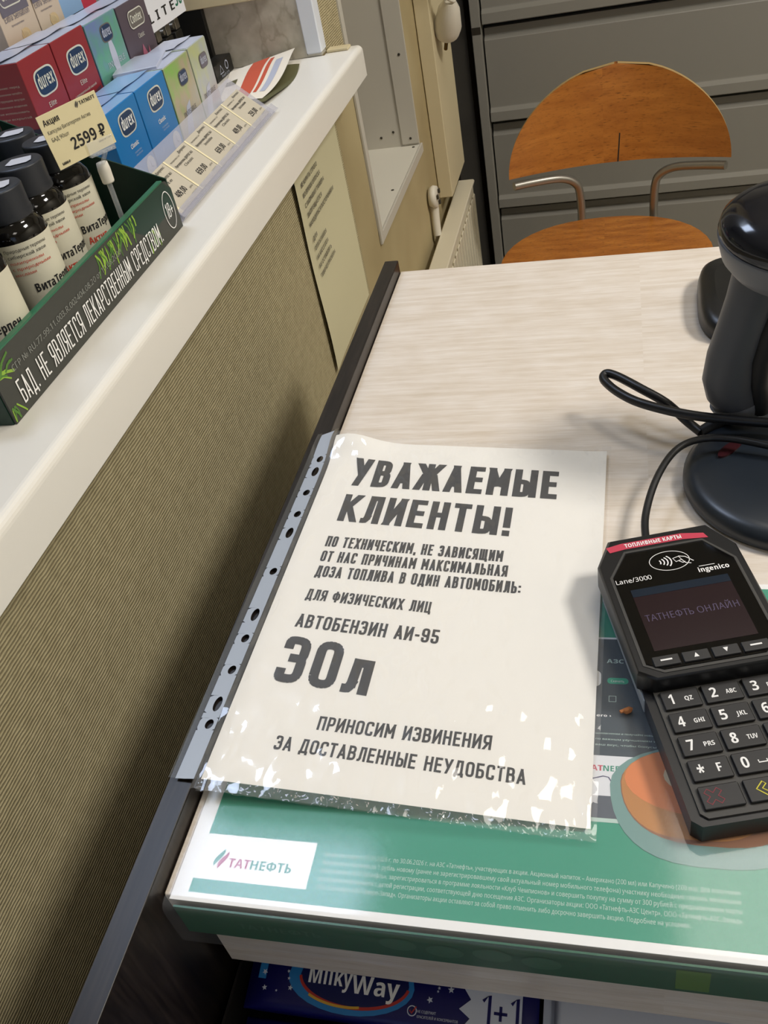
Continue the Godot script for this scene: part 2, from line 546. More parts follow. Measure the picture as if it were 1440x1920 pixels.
func materials() -> void:
	mat("white_paint", "e6e4dc", 0.5)
	mat("ceiling", "e8e6df", 0.9)
	mat("room_wall", "cdc8ba", 0.9)
	mat("floor", "8c8578", 0.5)
	mat("sill", "e6e2d8", 0.32)
	mat("cream", "cdc09c", 0.7)
	mat("post", "dfe3ea", 0.4)
	mat("grey_board", "c2bdb0", 0.5)
	mat("niche_white", "d8d4c6", 0.45)
	mat("niche_back", "6e6759", 0.6)
	mat("dark", "1b1916", 0.5)
	mat("screw", "4a453c", 0.4, 0.6)
	mat("radiator", "d8d0b8", 0.4)
	mat("brass", "6b5530", 0.4, 0.9)
	mat("plug", "dcd6c6", 0.45)
	mat("cabinet", "8a877e", 0.42)
	mat("cabinet_dark", "24221f", 0.7)
	mat("steel", "a19e96", 0.35, 0.85)
	mat("ply", "b79a66", 0.7)
	mat("paper", "efebe2", 0.75)
	mat("notice_paper", "cfc8a4", 0.8)
	mat("ink", "1c1b1c", 0.6)
	mat("grey_ink", "55524a", 0.7)
	mat("white_print", "f2f1ee", 0.5)
	mat("soft_white_print", "b9cfc4", 0.5)
	mat("green_print", "1f9072", 0.45)
	mat("green_lip", "0d5a3c", 0.35)
	mat("red_print", "c2384e", 0.5)
	mat("logo_red", "a8325a", 0.5)
	mat("logo_green", "2d8a70", 0.5)
	mat("phone_print", "2b3a44", 0.45)
	mat("phone_band", "4d545e", 0.45)
	mat("pill_green", "2aa681", 0.45)
	mat("map_print", "dfe0e2", 0.5)
	mat("purple_line", "4b4668", 0.5)
	mat("cup_crema", "d97c3c", 0.5)
	mat("cup_brown", "8d5a38", 0.5)
	mat("cup_amber", "b87a35", 0.5)
	mat("cup_foam", "d8c49c", 0.5)
	mat("glass_print", "6f958f", 0.5)
	mat("crumb", "c07a46", 0.8)
	clear("cover", "ffffff", 0.05, 0.11)
	M.cover.metallic_specular = 0.36
	clear("film", "ffffff", 0.06, 0.06)
	clear("weld", "d8dcd8", 0.06, 0.12)
	clear("rail_clear", "c9c8d4", 0.3, 0.08)
	clear("clear_plastic", "eef4f6", 0.15, 0.05)
	mat("band", "a3abb6", 0.35)
	mat("terminal", "0d0d0e", 0.38)
	mat("terminal_glass", "050506", 0.08)
	mat("terminal_pad", "3b3935", 0.5)
	mat("key", "1d1c1c", 0.45)
	mat("key_print", "eceae6", 0.5)
	mat("cancel_red", "7d1f2c", 0.5)
	mat("clear_yellow", "c9bf2a", 0.5)
	var sc := mat("display", "1d0f14", 0.2)
	sc.emission_enabled = true
	sc.emission = Color("451b24")
	sc.emission_energy_multiplier = 0.22
	var sb := mat("display_band", "121e2b", 0.2)
	sb.emission_enabled = true
	sb.emission = Color("16304a")
	sb.emission_energy_multiplier = 0.2
	mat("display_text", "463a55", 0.4)
	mat("residue", "9aa2aa", 0.5)
	mat("scanner_shell", "15161c", 0.12)
	mat("scanner_grip", "44464a", 0.45)
	mat("scanner_rubber", "0c0c0e", 0.6)
	mat("scanner_bumper", "6a6c70", 0.5)
	mat("stand_base", "22282f", 0.33)
	mat("cord", "0d0d0e", 0.4)
	mat("badge_red", "360b10", 0.4)
	mat("mouse_black", "121314", 0.35)
	mat("carton_red", "8e2a30", 0.35)
	mat("carton_red_side", "6d1c24", 0.4)
	mat("carton_wine", "5a3342", 0.4)
	mat("carton_navy", "2b2438", 0.4)
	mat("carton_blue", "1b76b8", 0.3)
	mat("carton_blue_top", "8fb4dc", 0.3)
	mat("carton_purple", "514650", 0.35)
	mat("carton_pink", "a8637a", 0.4)
	mat("carton_beige", "c9b8a4", 0.45)
	mat("carton_slate", "6b6672", 0.4)
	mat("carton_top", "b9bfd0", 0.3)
	mat("emblem_navy", "1b3557", 0.35)
	mat("emblem_rim", "d4d3c6", 0.35)
	mat("emblem_shadow", "6b6660", 0.4)
	mat("hand_print", "cdb48a", 0.6)
	mat("clock_print", "b7bfc6", 0.4)
	mat("tier", "b4bccb", 0.4)
	mat("black_card", "15140f", 0.45)
	mat("sign_white", "dfe2e8", 0.5)
	mat("sign_green", "1d6b52", 0.5)
	mat("lighter_metal", "8a8578", 0.35, 0.8)
	mat("leaflet", "e9e0cf", 0.7)
	mat("leaflet_red", "c4553a", 0.7)
	mat("leaflet_olive", "5a5836", 0.7)
	mat("tag_paper", "e6d9ac", 0.75)
	mat("label_paper", "bdb4a0", 0.75)
	mat("label_edge", "e9ddb4", 0.75)
	mat("tray_green", "17352a", 0.4)
	mat("tray_charcoal", "3d3e38", 0.5)
	mat("tray_edge", "2f6b4e", 0.3)
	mat("leaf_bright", "8fb63c", 0.5)
	mat("leaf_mid", "4f7d2c", 0.5)
	mat("tray_grey_print", "8b8d86", 0.6)
	mat("bottle", "0c0a08", 0.08)
	mat("bottle_cap", "22252b", 0.45)
	mat("bottle_label", "d3ceb8", 0.6)
	mat("label_red", "c9452f", 0.6)
	mat("sticker", "c9ccd6", 0.4)
	mat("wrapper_blue", "0f0f58", 0.3)
	mat("wrapper_sky", "2b7fc0", 0.3)
	mat("wrapper_deep", "0b1550", 0.3)
	mat("wrapper_white", "cfd4e0", 0.3)
	mat("rainbow_red", "b8342c", 0.4)
	mat("rainbow_yellow", "d8a83a", 0.4)
	# pale wood-print board of the counter: fine streaks along x
	var n1 := noise(3, 0.02, 4)
	var n2 := noise(9, 0.09, 3)
	var n3 := noise(17, 0.006, 3)
	var w := mat("counter_wood", "ffffff", 0.34)
	w.albedo_texture = tex(768, 768, func(x, y):
		var g := n1.get_noise_2d(x * 0.10, y * 2.2) * 0.55 + n2.get_noise_2d(x * 0.12, y * 3.5) * 0.45
		var k := clampf(0.64 + g * 0.7 + n3.get_noise_2d(x, y * 1.6) * 0.2, 0.0, 1.0)
		return Color("c9b9a4").lerp(Color("e6ddd2"), k))
	w.uv1_triplanar = true
	w.uv1_world_triplanar = true
	w.uv1_scale = Vector3(4.2, 4.2, 4.2)
	# dark stained edge of the side board
	var d := mat("dark_wood", "ffffff", 0.36)
	d.albedo_texture = tex(256, 256, func(x, y):
		var g := n2.get_noise_2d(x * 3.0, y * 0.16) * 0.6 + n1.get_noise_2d(x * 5.0, y * 0.3) * 0.4
		return Color("120e0c").lerp(Color("2e2722"), clampf(0.4 + g * 0.9, 0.0, 1.0)))
	d.uv1_triplanar = true
	d.uv1_world_triplanar = true
	d.uv1_scale = Vector3(5, 5, 5)
	# ribbed wall covering: threads run along the wall, with small knots
	var rib := func(x, y):
		var p := fposmod(y / 512.0 * 36.0 + n1.get_noise_2d(x * 0.5, y) * 0.25, 1.0)
		return clampf(0.5 - 0.5 * cos(p * TAU) + n2.get_noise_2d(x * 4.0, y * 2.0) * 0.35, 0.0, 1.0)
	var wc := mat("wall_cover", "ffffff", 0.85)
	wc.albedo_texture = tex(512, 512, func(x, y):
		return Color("8a7e5c").lerp(Color("c4b892"), clampf(rib.call(x, y) * 0.75 + 0.2 + n3.get_noise_2d(x * 2.0, y * 2.0) * 0.2, 0.0, 1.0)))
	wc.heightmap_enabled = true
	wc.heightmap_scale = 0.05
	wc.heightmap_texture = tex(512, 512, func(x, y):
		var h: float = rib.call(x, y)
		return Color(h, h, h))
	wc.uv1_triplanar = true
	wc.uv1_world_triplanar = true
	wc.uv1_scale = Vector3(9.5, 9.5, 9.5)
	# plain painted wall with faint blotches
	var pw := mat("painted_wall", "ffffff", 0.85)
	pw.albedo_texture = tex(256, 256, func(x, y): return Color("a4946c").lerp(Color("b5a67e"), clampf(0.5 + n3.get_noise_2d(x * 2, y * 2), 0, 1)))
	pw.uv1_triplanar = true
	pw.uv1_world_triplanar = true
	# marble-look film
	var mv := noise(31, 0.012, 5)
	var ml := mat("marble", "ffffff", 0.35)
	ml.albedo_texture = tex(512, 512, func(x, y):
		var a := absf(mv.get_noise_2d(x, y * 0.7))
		var k := clampf(0.75 + n1.get_noise_2d(x, y) * 0.4 - maxf(0.0, 0.12 - a) * 3.0, 0.0, 1.0)
		return Color("8d8574").lerp(Color("c2bcae"), k))
	ml.uv1_triplanar = true
	ml.uv1_world_triplanar = true
	ml.uv1_scale = Vector3(3, 3, 3)
	# beech veneer of the chair
	var cw := mat("beech", "ffffff", 0.3)
	cw.albedo_texture = tex(512, 512, func(x, y):
		var g := n1.get_noise_2d(x * 0.25, y * 1.5) * 0.5 + n3.get_noise_2d(x, y * 4.0) * 0.4
		var dash := maxf(0.0, n2.get_noise_2d(x * 0.3 + 50, y * 3.0) - 0.32) * 2.2
		return Color("9a5a20").lerp(Color("c07c34"), clampf(0.55 + g, 0.0, 1.0)).lerp(Color("4a2a10"), clampf(dash, 0.0, 0.8)))
	cw.uv1_triplanar = true
	cw.uv1_scale = Vector3(3, 3, 3)
	# rainbow foil cartons: the foil's own colour bands
	for f in [["foil_cool", "7f95c8", "6fb59a", "8aa3a8"], ["foil_green", "9ccf6a", "c6b89a", "b9c2c0"], ["foil_pale", "cfd69a", "c3c9c2", "b7bcc4"]]:
		var m := mat(f[0], "ffffff", 0.28, 0.35)
		var c0 := Color(f[1]); var c1 := Color(f[2]); var c2 := Color(f[3])
		m.albedo_texture = tex(128, 128, func(x, y):
			var p: float = (x * 0.6 + y) / 200.0 + n3.get_noise_2d(x * 3, y * 3) * 0.35
			return c0.lerp(c1, clampf(p * 2.0, 0, 1)) if p < 0.5 else c1.lerp(c2, clampf(p * 2.0 - 1.0, 0, 1)))

func room() -> void:
	var b := mb()
	b.box(Vector3(-2.8, -0.1, -2.3), Vector3(2.8, 0.0, 3.6))
	struct("floor", b, M.floor)
	b = mb()
	b.box(Vector3(-2.8, 2.8, -2.3), Vector3(2.8, 2.9, 3.6))
	struct("ceiling", b, M.ceiling)
	b = mb()
	b.box(Vector3(-2.8, 0, -2.3), Vector3(2.8, 2.8, -2.15))
	struct("wall_back", b, M.room_wall)
	b = mb()
	b.box(Vector3(2.65, 0, -2.15), Vector3(2.8, 2.8, 3.45))
	struct("wall_right", b, M.room_wall)
	b = mb()
	b.box(Vector3(-2.8, 0, -2.15), Vector3(-2.65, 2.8, 3.45))
	struct("wall_outer", b, M.room_wall)
	# shop front behind the customer: a wall with a wide window
	b = mb()
	b.box(Vector3(-2.8, 0, 3.45), Vector3(2.8, 0.9, 3.6))
	b.box(Vector3(-2.8, 2.5, 3.45), Vector3(2.8, 2.8, 3.6))
	b.box(Vector3(-2.8, 0.9, 3.45), Vector3(-2.0, 2.5, 3.6))
	b.box(Vector3(1.8, 0.9, 3.45), Vector3(2.8, 2.5, 3.6))
	struct("wall_front", b, M.room_wall)
	b = mb()
	b.box(Vector3(-2.0, 0.9, 3.52), Vector3(1.8, 2.5, 3.526))
	var wn := struct("window_2", b, M.clear_plastic, "shop window pane")
	b = mb()
	for x in [-2.0, -0.75, 0.5, 1.75]: b.box(Vector3(x, 0.9, 3.50), Vector3(x + 0.05, 2.5, 3.55))
	put(b, "window_frame", M.white_paint, wn)
	# partition under the goods ledge, and the pier it runs into
	b = mb()
	b.box(Vector3(-0.78, 0, -0.366), Vector3(-0.148, 0.991, 2.2))
	struct("wall_left", b, M.wall_cover, "ribbed tan wall covering under the white ledge")
	b = mb()
	b.box(Vector3(-0.90, 0, -2.15), Vector3(-0.148, 0.73, -0.3665))
	b.box(Vector3(-0.90, 0.73, -0.475), Vector3(-0.148, 2.8, -0.3665))
	b.box(Vector3(-0.90, 0.73, -2.15), Vector3(-0.148, 2.8, -0.885))
	b.box(Vector3(-0.90, 0.73, -0.885), Vector3(-0.262, 2.8, -0.475))
	b.box(Vector3(-0.262, 1.75, -0.885), Vector3(-0.148, 2.8, -0.475))
	struct("wall_pier", b, M.painted_wall, "tan painted wall around the narrow window recess")
	b = mb()
	b.box(Vector3(-0.148, 1.0, -0.478), Vector3(-0.1465, 2.8, -0.386))
	struct("trim_2", b, M.wall_cover, "strip of ribbed wall covering beside the white post")
	b = mb()
	b.box(Vector3(-0.9, 1.0315, -0.3665), Vector3(-0.166, 2.8, -0.3635))
	struct("trim_3", b, M.marble, "marble-look panel closing the end of the ledge")
	b = mb()
	b.box(Vector3(-0.167, 1.0345, -0.386), Vector3(-0.1455, 2.8, -0.362), 0.002)
	struct("trim_1", b, M.post, "white post standing at the end of the ledge")
	b = mb()
	b.box(Vector3(-0.166, 1.0315, -0.385), Vector3(-0.147, 1.0345, -0.364))
	struct("trim_4", b, M.grey_board)

func ledge() -> void:
	var t := thing("display_ledge", "long white ledge with a rounded front edge holding the goods", "ledge", Transform3D(Basis(), Vector3(-0.1, 0.992, 0)))
	var b := mb()
	# cross-section swept along z
	var o := PackedVector2Array([Vector2(-0.68, 0), Vector2(-0.002, 0), Vector2(0, 0.002)])
	for i in 7:
		var a := deg_to_rad(90.0 * i / 6)
		o.append(Vector2(-0.007 + cos(a) * 0.007, 0.032 + sin(a) * 0.007))
	o.append(Vector2(-0.68, 0.039))
	b.prism(o, -0.3635, 2.2, false)
	put(b, "board", M.sill, t)
	b = mb()
	var q := PackedVector2Array([Vector2(-0.044, 0), Vector2(-0.002, 0), Vector2(0, 0.002)])
	for i in 7:
		var a := deg_to_rad(90.0 * i / 6)
		q.append(Vector2(-0.007 + cos(a) * 0.007, 0.032 + sin(a) * 0.007))
	q.append(Vector2(-0.044, 0.039))
	b.prism(q, -0.392, -0.3635)
	put(b, "board_end", M.sill, t)
	b = mb()
	b.box(Vector3(-0.043, 0.039, -0.39), Vector3(-0.014, 0.0425, -0.372), 0.001)
	put(b, "cream_tab", M.cream, t)

func niche() -> void:
	var b := mb()
	b.box(Vector3(-0.261, 0.7305, -0.883), Vector3(-0.148, 0.738, -0.477))
	var w := struct("window_1", b, M.niche_white, "white sill of the narrow window recess")
	b = mb()
	b.box(Vector3(-0.255, 0.738, -0.8845), Vector3(-0.148, 1.75, -0.880))
	put(b, "side_board", M.grey_board, w)
	b = mb()
	b.box(Vector3(-0.2615, 0.738, -0.880), Vector3(-0.256, 1.75, -0.477))
	put(b, "back_panel", M.niche_back, w)
	b = mb()
	b.box(Vector3(-0.180, 0.742, -0.8795), Vector3(-0.148, 1.75, -0.877))
	put(b, "cover_strip", M.grey_board, w)
	b = mb()
	b.box(Vector3(-0.1478, 0.722, -0.489), Vector3(-0.1435, 1.75, -0.474), 0.001)
	put(b, "frame_upright", M.grey_board, w)
	b = mb()
	b.box(Vector3(-0.1478, 0.722, -0.8885), Vector3(-0.1435, 0.7385, -0.4895), 0.001)
	put(b, "frame_rail", M.grey_board, w)
	for s in [[-0.22, 0.758, 1], [-0.195, 0.766, 1], [-0.163, 0.752, 1], [-0.161, 0.90, 1]]:
		b = mb(Transform3D(Basis(Vector3.RIGHT, PI / 2), Vector3(s[0], s[1], -0.8795 if s[0] < -0.181 else -0.8768)))
		b.lathe([Vector2(0.0025, 0), Vector2(0.0022, 0.0008), Vector2(0, 0.001)], 8)
		put(b, "screw", M.screw, w)
	for s in [[-0.158, -0.868], [-0.16, -0.66]]:
		b = mb(Transform3D(Basis(), Vector3(s[0], 0.738, s[1])))
		b.lathe([Vector2(0.003, 0), Vector2(0.0025, 0.0008), Vector2(0, 0.001)], 8)
		put(b, "screw", M.screw, w)
	# printed sheet taped on the wall below the ledge
	var s := thing("wall_notice", "cream printed sheet hanging on the wall below the white ledge", "notice", facing_right(Vector3(-0.146, 0.70, -0.245)))
	b = mb()
	b.grid(func(u, v): return Vector3(-0.106 + 0.212 * u, 0.288 * v, 0.0006 + 0.002 * pow(1.0 - u, 3.0) + 0.001 * sin(v * 9.0) * (1.0 - u)), 12, 12)
	put(b, "sheet", M.notice_paper, s)
	var rows := [[0.238, "НЕ КУРИТЬ СТРОГО", .075], [0.226, "ВО ВРЕМЯ ОТПУСКА", .08], [0.214, "С ЗАПРАВКИ ТАНКЕРА", .09], [0.202, "ЗАПРЕЩАЕТСЯ", .068], [0.190, "НАХОДИТЬСЯ ПОСТОРОННИМ", .12], [0.172, "ДЛЯ", .018], [0.160, "ОПЛАТЫ ЗАКАЗОВ", .055], [0.148, "НА КАССЕ ЗАЛА", .055], [0.136, "НЕ ОСТАВЛЯТЬ", .062], [0.124, "ТОВАР БЕЗ ПРИСМОТРА", .072]]
	for r in rows:
		txt(s, "text_line", r[1], -0.085, r[0], r[2], 0.0055, M.grey_ink, Transform3D(Basis(), Vector3(0, 0, 0.0034)), true)

func counter() -> void:
	var t := thing("counter", "pale wood-print service counter with a dark side board", "counter", Transform3D(Basis(), Vector3(0, 0, 0)))
	var b := mb()
	b.box(Vector3(0.0003, 0.874, 0.0), Vector3(1.3, 0.90, 0.668), 0.0012)
	put(b, "worktop", M.counter_wood, t)
	b = mb()
	b.box(Vector3(0.0055, 0.808, 0.638), Vector3(1.3, 0.8735, 0.659), 0.001)
	put(b, "fascia", M.counter_wood, t)
	b = mb()
	b.box(Vector3(-0.0145, 0.0, 0.0), Vector3(0.0, 0.9125, 1.15), 0.0008)
	put(b, "side_board", M.dark_wood, t)
	b = mb()
	b.box(Vector3(0.0005, 0.0, 0.02), Vector3(1.3, 0.8735, 0.036))
	put(b, "back_board", M.counter_wood, t)
	b = mb()
	b.box(Vector3(0.0005, 0.738, 0.50), Vector3(1.3, 0.748, 0.80), 0.001)
	put(b, "lower_shelf", M.dark, t)
	b = mb()
	b.box(Vector3(0.0005, 0.748, 0.50), Vector3(1.3, 0.8735, 0.506))
	put(b, "shelf_back", M.dark, t)
	b = mb()
	b.box(Vector3(0.0005, 0.0, 0.76), Vector3(1.3, 0.738, 0.776))
	put(b, "front_board", M.dark, t)

func behind_counter() -> void:
	# cream pipe casing on the wall
	var b := mb()
	b.box(Vector3(-0.147, 0.585, -1.195), Vector3(-0.118, 2.8, -0.995), 0.002)
	struct("trim_5", b, M.cream, "cream pipe casing running up the wall behind the counter")
	b = mb()
	b.box(Vector3(-0.147, 0.0, -1.56), Vector3(-0.138, 2.8, -1.235))
	struct("trim_6", b, M.dark, "black upright strip between the casing and the cabinet")
	b = mb()
	b.box(Vector3(-0.147, 0.0, -1.20), Vector3(-0.134, 0.52, 0.4))
	struct("baseboard_left", b, M.grey_board)
	# panel radiator
	var t := thing("radiator", "cream panel radiator with ribbed face under the pipe casing", "radiator", Transform3D(Basis(), Vector3(-0.094, 0, -0.75)))
	b = mb()
	b.box(Vector3(-0.036, 0.12, -0.40), Vector3(-0.004, 0.552, 0.40), 0.004)
	put(b, "body", M.radiator, t)
	b = mb()
	b.box(Vector3(-0.038, 0.5525, -0.405), Vector3(0.0, 0.560, 0.405), 0.003)
	put(b, "top_grille", M.radiator, t)
	for k in 24:
		b = mb()
		var z := -0.385 + k * 0.0325
		b.box(Vector3(-0.0038, 0.14, z), Vector3(0.0005, 0.535, z + 0.021), 0.002)
		put(b, "rib", M.radiator, t)
	# valve on the pipe beside it
	t = thing("radiator_valve", "round cream radiator valve with dark slots beside the pipe casing", "valve", Transform3D(Basis(), Vector3(-0.1365, 0.632, -0.885)))
	b = mb(Transform3D(Basis(Vector3.FORWARD, -PI / 2), Vector3()))
	b.lathe([Vector2(0.0, -0.008), Vector2(0.02, -0.008), Vector2(0.022, 0.0), Vector2(0.018, 0.008), Vector2(0.0, 0.010)], 20)
	put(b, "knob", M.plug, t)
	for a in [0.3, 2.4, 4.5]:
		b = mb()
		b.box(Vector3(0.009, sin(a) * 0.012 - 0.004, cos(a) * 0.012 - 0.003), Vector3(0.0125, sin(a) * 0.012 + 0.004, cos(a) * 0.012 + 0.003))
		put(b, "slot", M.screw, t)
	b = mb()
	b.tube([Vector3(0, -0.02, 0.002), Vector3(0, -0.045, 0.008), Vector3(0, -0.074, 0.012)], 0.008)
	put(b, "pipe", M.plug, t)
	# loose mains plug on its lead
	t = thing("mains_plug", "off-white mains plug hanging loose by its lead at the pipe casing", "plug", Transform3D(Basis(Vector3.RIGHT, 0.55).scaled(Vector3(1.5, 1.5, 1.5)) * Basis(Vector3.FORWARD, 0.25), Vector3(-0.090, 0.915, -1.03)))
	b = mb()
	b.loft([ellipse_ring(Vector3(0, -0.022, 0), 0.016, 0.018), ellipse_ring(Vector3(0, -0.012, 0), 0.018, 0.020), ellipse_ring(Vector3(0, 0.012, 0), 0.014, 0.016), ellipse_ring(Vector3(0, 0.026, 0), 0.007, 0.008)])
	put(b, "body", M.plug, t)
	for z in [-0.009, 0.009]:
		b = mb()
		b.tube([Vector3(0, -0.021, z), Vector3(0, -0.041, z)], 0.0024, 8)
		put(b, "pin", M.brass, t)
	b = mb()
	var cd := []
	for k in 40:
		var a := k * 0.9
		cd.append(Vector3(cos(a) * 0.006, 0.026 + k * 0.0035, sin(a) * 0.006))
	b.tube(cd, 0.0022, 6)
	put(b, "coiled_lead", M.plug, t)
	# drawer cabinet
	t = thing("drawer_cabinet", "wide grey metal cabinet with deep drawers behind the chair", "cabinet", Transform3D(Basis(), Vector3(-0.1, 0, -1.56)))
	b = mb()
	b.box(Vector3(-0.024, 0.0, -0.5), Vector3(0.0, 1.62, 0.012), 0.002)
	put(b, "side_frame", M.cabinet, t)
	b = mb()
	b.box(Vector3(0.0, 0.0, -0.5), Vector3(1.6, 1.62, -0.045))
	put(b, "carcass", M.cabinet_dark, t)
	b = mb()
	b.box(Vector3(-0.0235, 0.762, 0.0121), Vector3(-0.001, 0.778, 0.0128))
	put(b, "tape_mark", M.screw, t)
	for k in 7:
		var y := -0.137 + k * 0.228
		b = mb(Transform3D(Basis(Vector3.UP, PI / 2), Vector3(0.004, y, 0)))
		# cross-section: local x runs back into the cabinet
		b.prism(PackedVector2Array([Vector2(0.04, 0.006), Vector2(-0.010, 0.006), Vector2(-0.012, 0.008), Vector2(-0.012, 0.030), Vector2(-0.0005, 0.038), Vector2(0.0, 0.040), Vector2(0.0, 0.196), Vector2(0.001, 0.198), Vector2(0.014, 0.204), Vector2(0.016, 0.206), Vector2(0.016, 0.221), Vector2(0.04, 0.221)]), 0.0, 1.59)
		put(b, "drawer", M.cabinet, t)
	# chair
	t = thing("chair", "wooden chair with a half-round back on bent steel tubes", "chair", Transform3D(Basis(), Vector3(0.19, 0, -0.86)))
	b = mb(Transform3D(Basis(Vector3.RIGHT, -PI / 2), Vector3(0, 0.482, 0)))
	var o := PackedVector2Array()
	for k in 40:
		var a := TAU * k / 40
		o.append(Vector2(signf(cos(a)) * pow(absf(cos(a)), 0.9) * 0.206, signf(sin(a)) * pow(absf(sin(a)), 0.9) * 0.204))
	b.prism(o, -0.013, 0.0, true)
	put(b, "seat", M.beech, t)
	b = mb()
	var shell := func(u: float, v: float, off: float) -> Vector3:
		var half: float = 0.213 * sqrt(maxf(0.0, 1.0 - pow(v, 2.1)))
		var x: float = lerpf(-half, half, u)
		var z: float = -0.205 + x * x * 1.6 - v * 0.03
		var y: float = 0.612 + v * 0.168 - (1.0 - v) * 0.012 * (1.0 - pow(absf(x) / 0.213, 2.0))
		return Vector3(x + 0.026, y, z + off)
	b.grid(func(u, v): return shell.call(u, v * 0.9999, 0.0065), 28, 16)
	b.grid(func(u, v): return shell.call(1.0 - u, v * 0.9999, -0.0065), 28, 16)
	put(b, "backrest", M.beech, t)
	b = mb()
	b.grid(func(u, v): return shell.call(u, 0.0, lerpf(-0.0065, 0.0065, v)), 28, 1)
	for e in [0.0, 1.0]: b.grid(func(u, v): return shell.call(e, u * 0.9999, lerpf(-0.0065, 0.0065, v)), 24, 1)
	put(b, "ply_edge", M.ply, t)
	b = mb()
	b.grid(func(u, v): return shell.call(0.502 + 0.010 * v + 0.006 * u, v * 0.30, 0.0068), 1, 6)
	put(b, "crack", M.dark, t)
	for s in [-1.0, 1.0]:
		b = mb()
		var c := 0.026
		b.tube(spline([Vector3(c + s * 0.205, 0.594, -0.135), Vector3(c + s * 0.165, 0.590, -0.158), Vector3(c + s * 0.115, 0.583, -0.182), Vector3(c + s * 0.086, 0.567, -0.194), Vector3(c + s * 0.076, 0.54, -0.2), Vector3(c + s * 0.075, 0.47, -0.207), Vector3(c + s * 0.085, 0.455, -0.18), Vector3(c + s * 0.11, 0.452, -0.1)]), 0.0085, 12)
		put(b, "back_tube", M.steel, t)
		for z in [-0.13, 0.13]:
			b = mb()
			b.tube([Vector3(s * 0.13, 0.469, z), Vector3(s * 0.19, 0.0, z * 1.45)], 0.009, 12)
			put(b, "leg", M.steel, t)

func ellipse_ring(c: Vector3, rx: float, rz: float, m := 20, tilt := Basis()) -> Array:
	var r := []
	for k in m:
		var a := TAU * k / m
		r.append(c + tilt * Vector3(cos(a) * rx, 0, sin(a) * rz))
	return r

func flame(fr: Transform3D, parent: Node3D, x: float, y: float, h: float, plain: Material = null) -> void:
	# the oil company's two-tongue flame
	var w := h * 0.42
	for s in [[0.0, M.logo_green], [1.0, M.logo_red]]:
		var o := PackedVector2Array()
		var dx: float = x + s[0] * w * 0.55
		var dy: float = y + (1.0 - s[0]) * h * 0.12
		for k in 9:
			var v := k / 8.0
			o.append(Vector2(dx + w * (0.5 + 0.42 * sin((v - 0.55) * 3.0)) - 0.12 * h * sin(v * PI), dy + v * h * 0.88))
		for k in 9:
			var v := 1.0 - k / 8.0
			o.append(Vector2(dx + w * (0.5 + 0.42 * sin((v - 0.55) * 3.0)) + 0.12 * h * sin(v * PI) + 0.0002, dy + v * h * 0.88 - 0.0001))
		flat(parent, "flame_mark", o, plain if plain else s[1], fr)

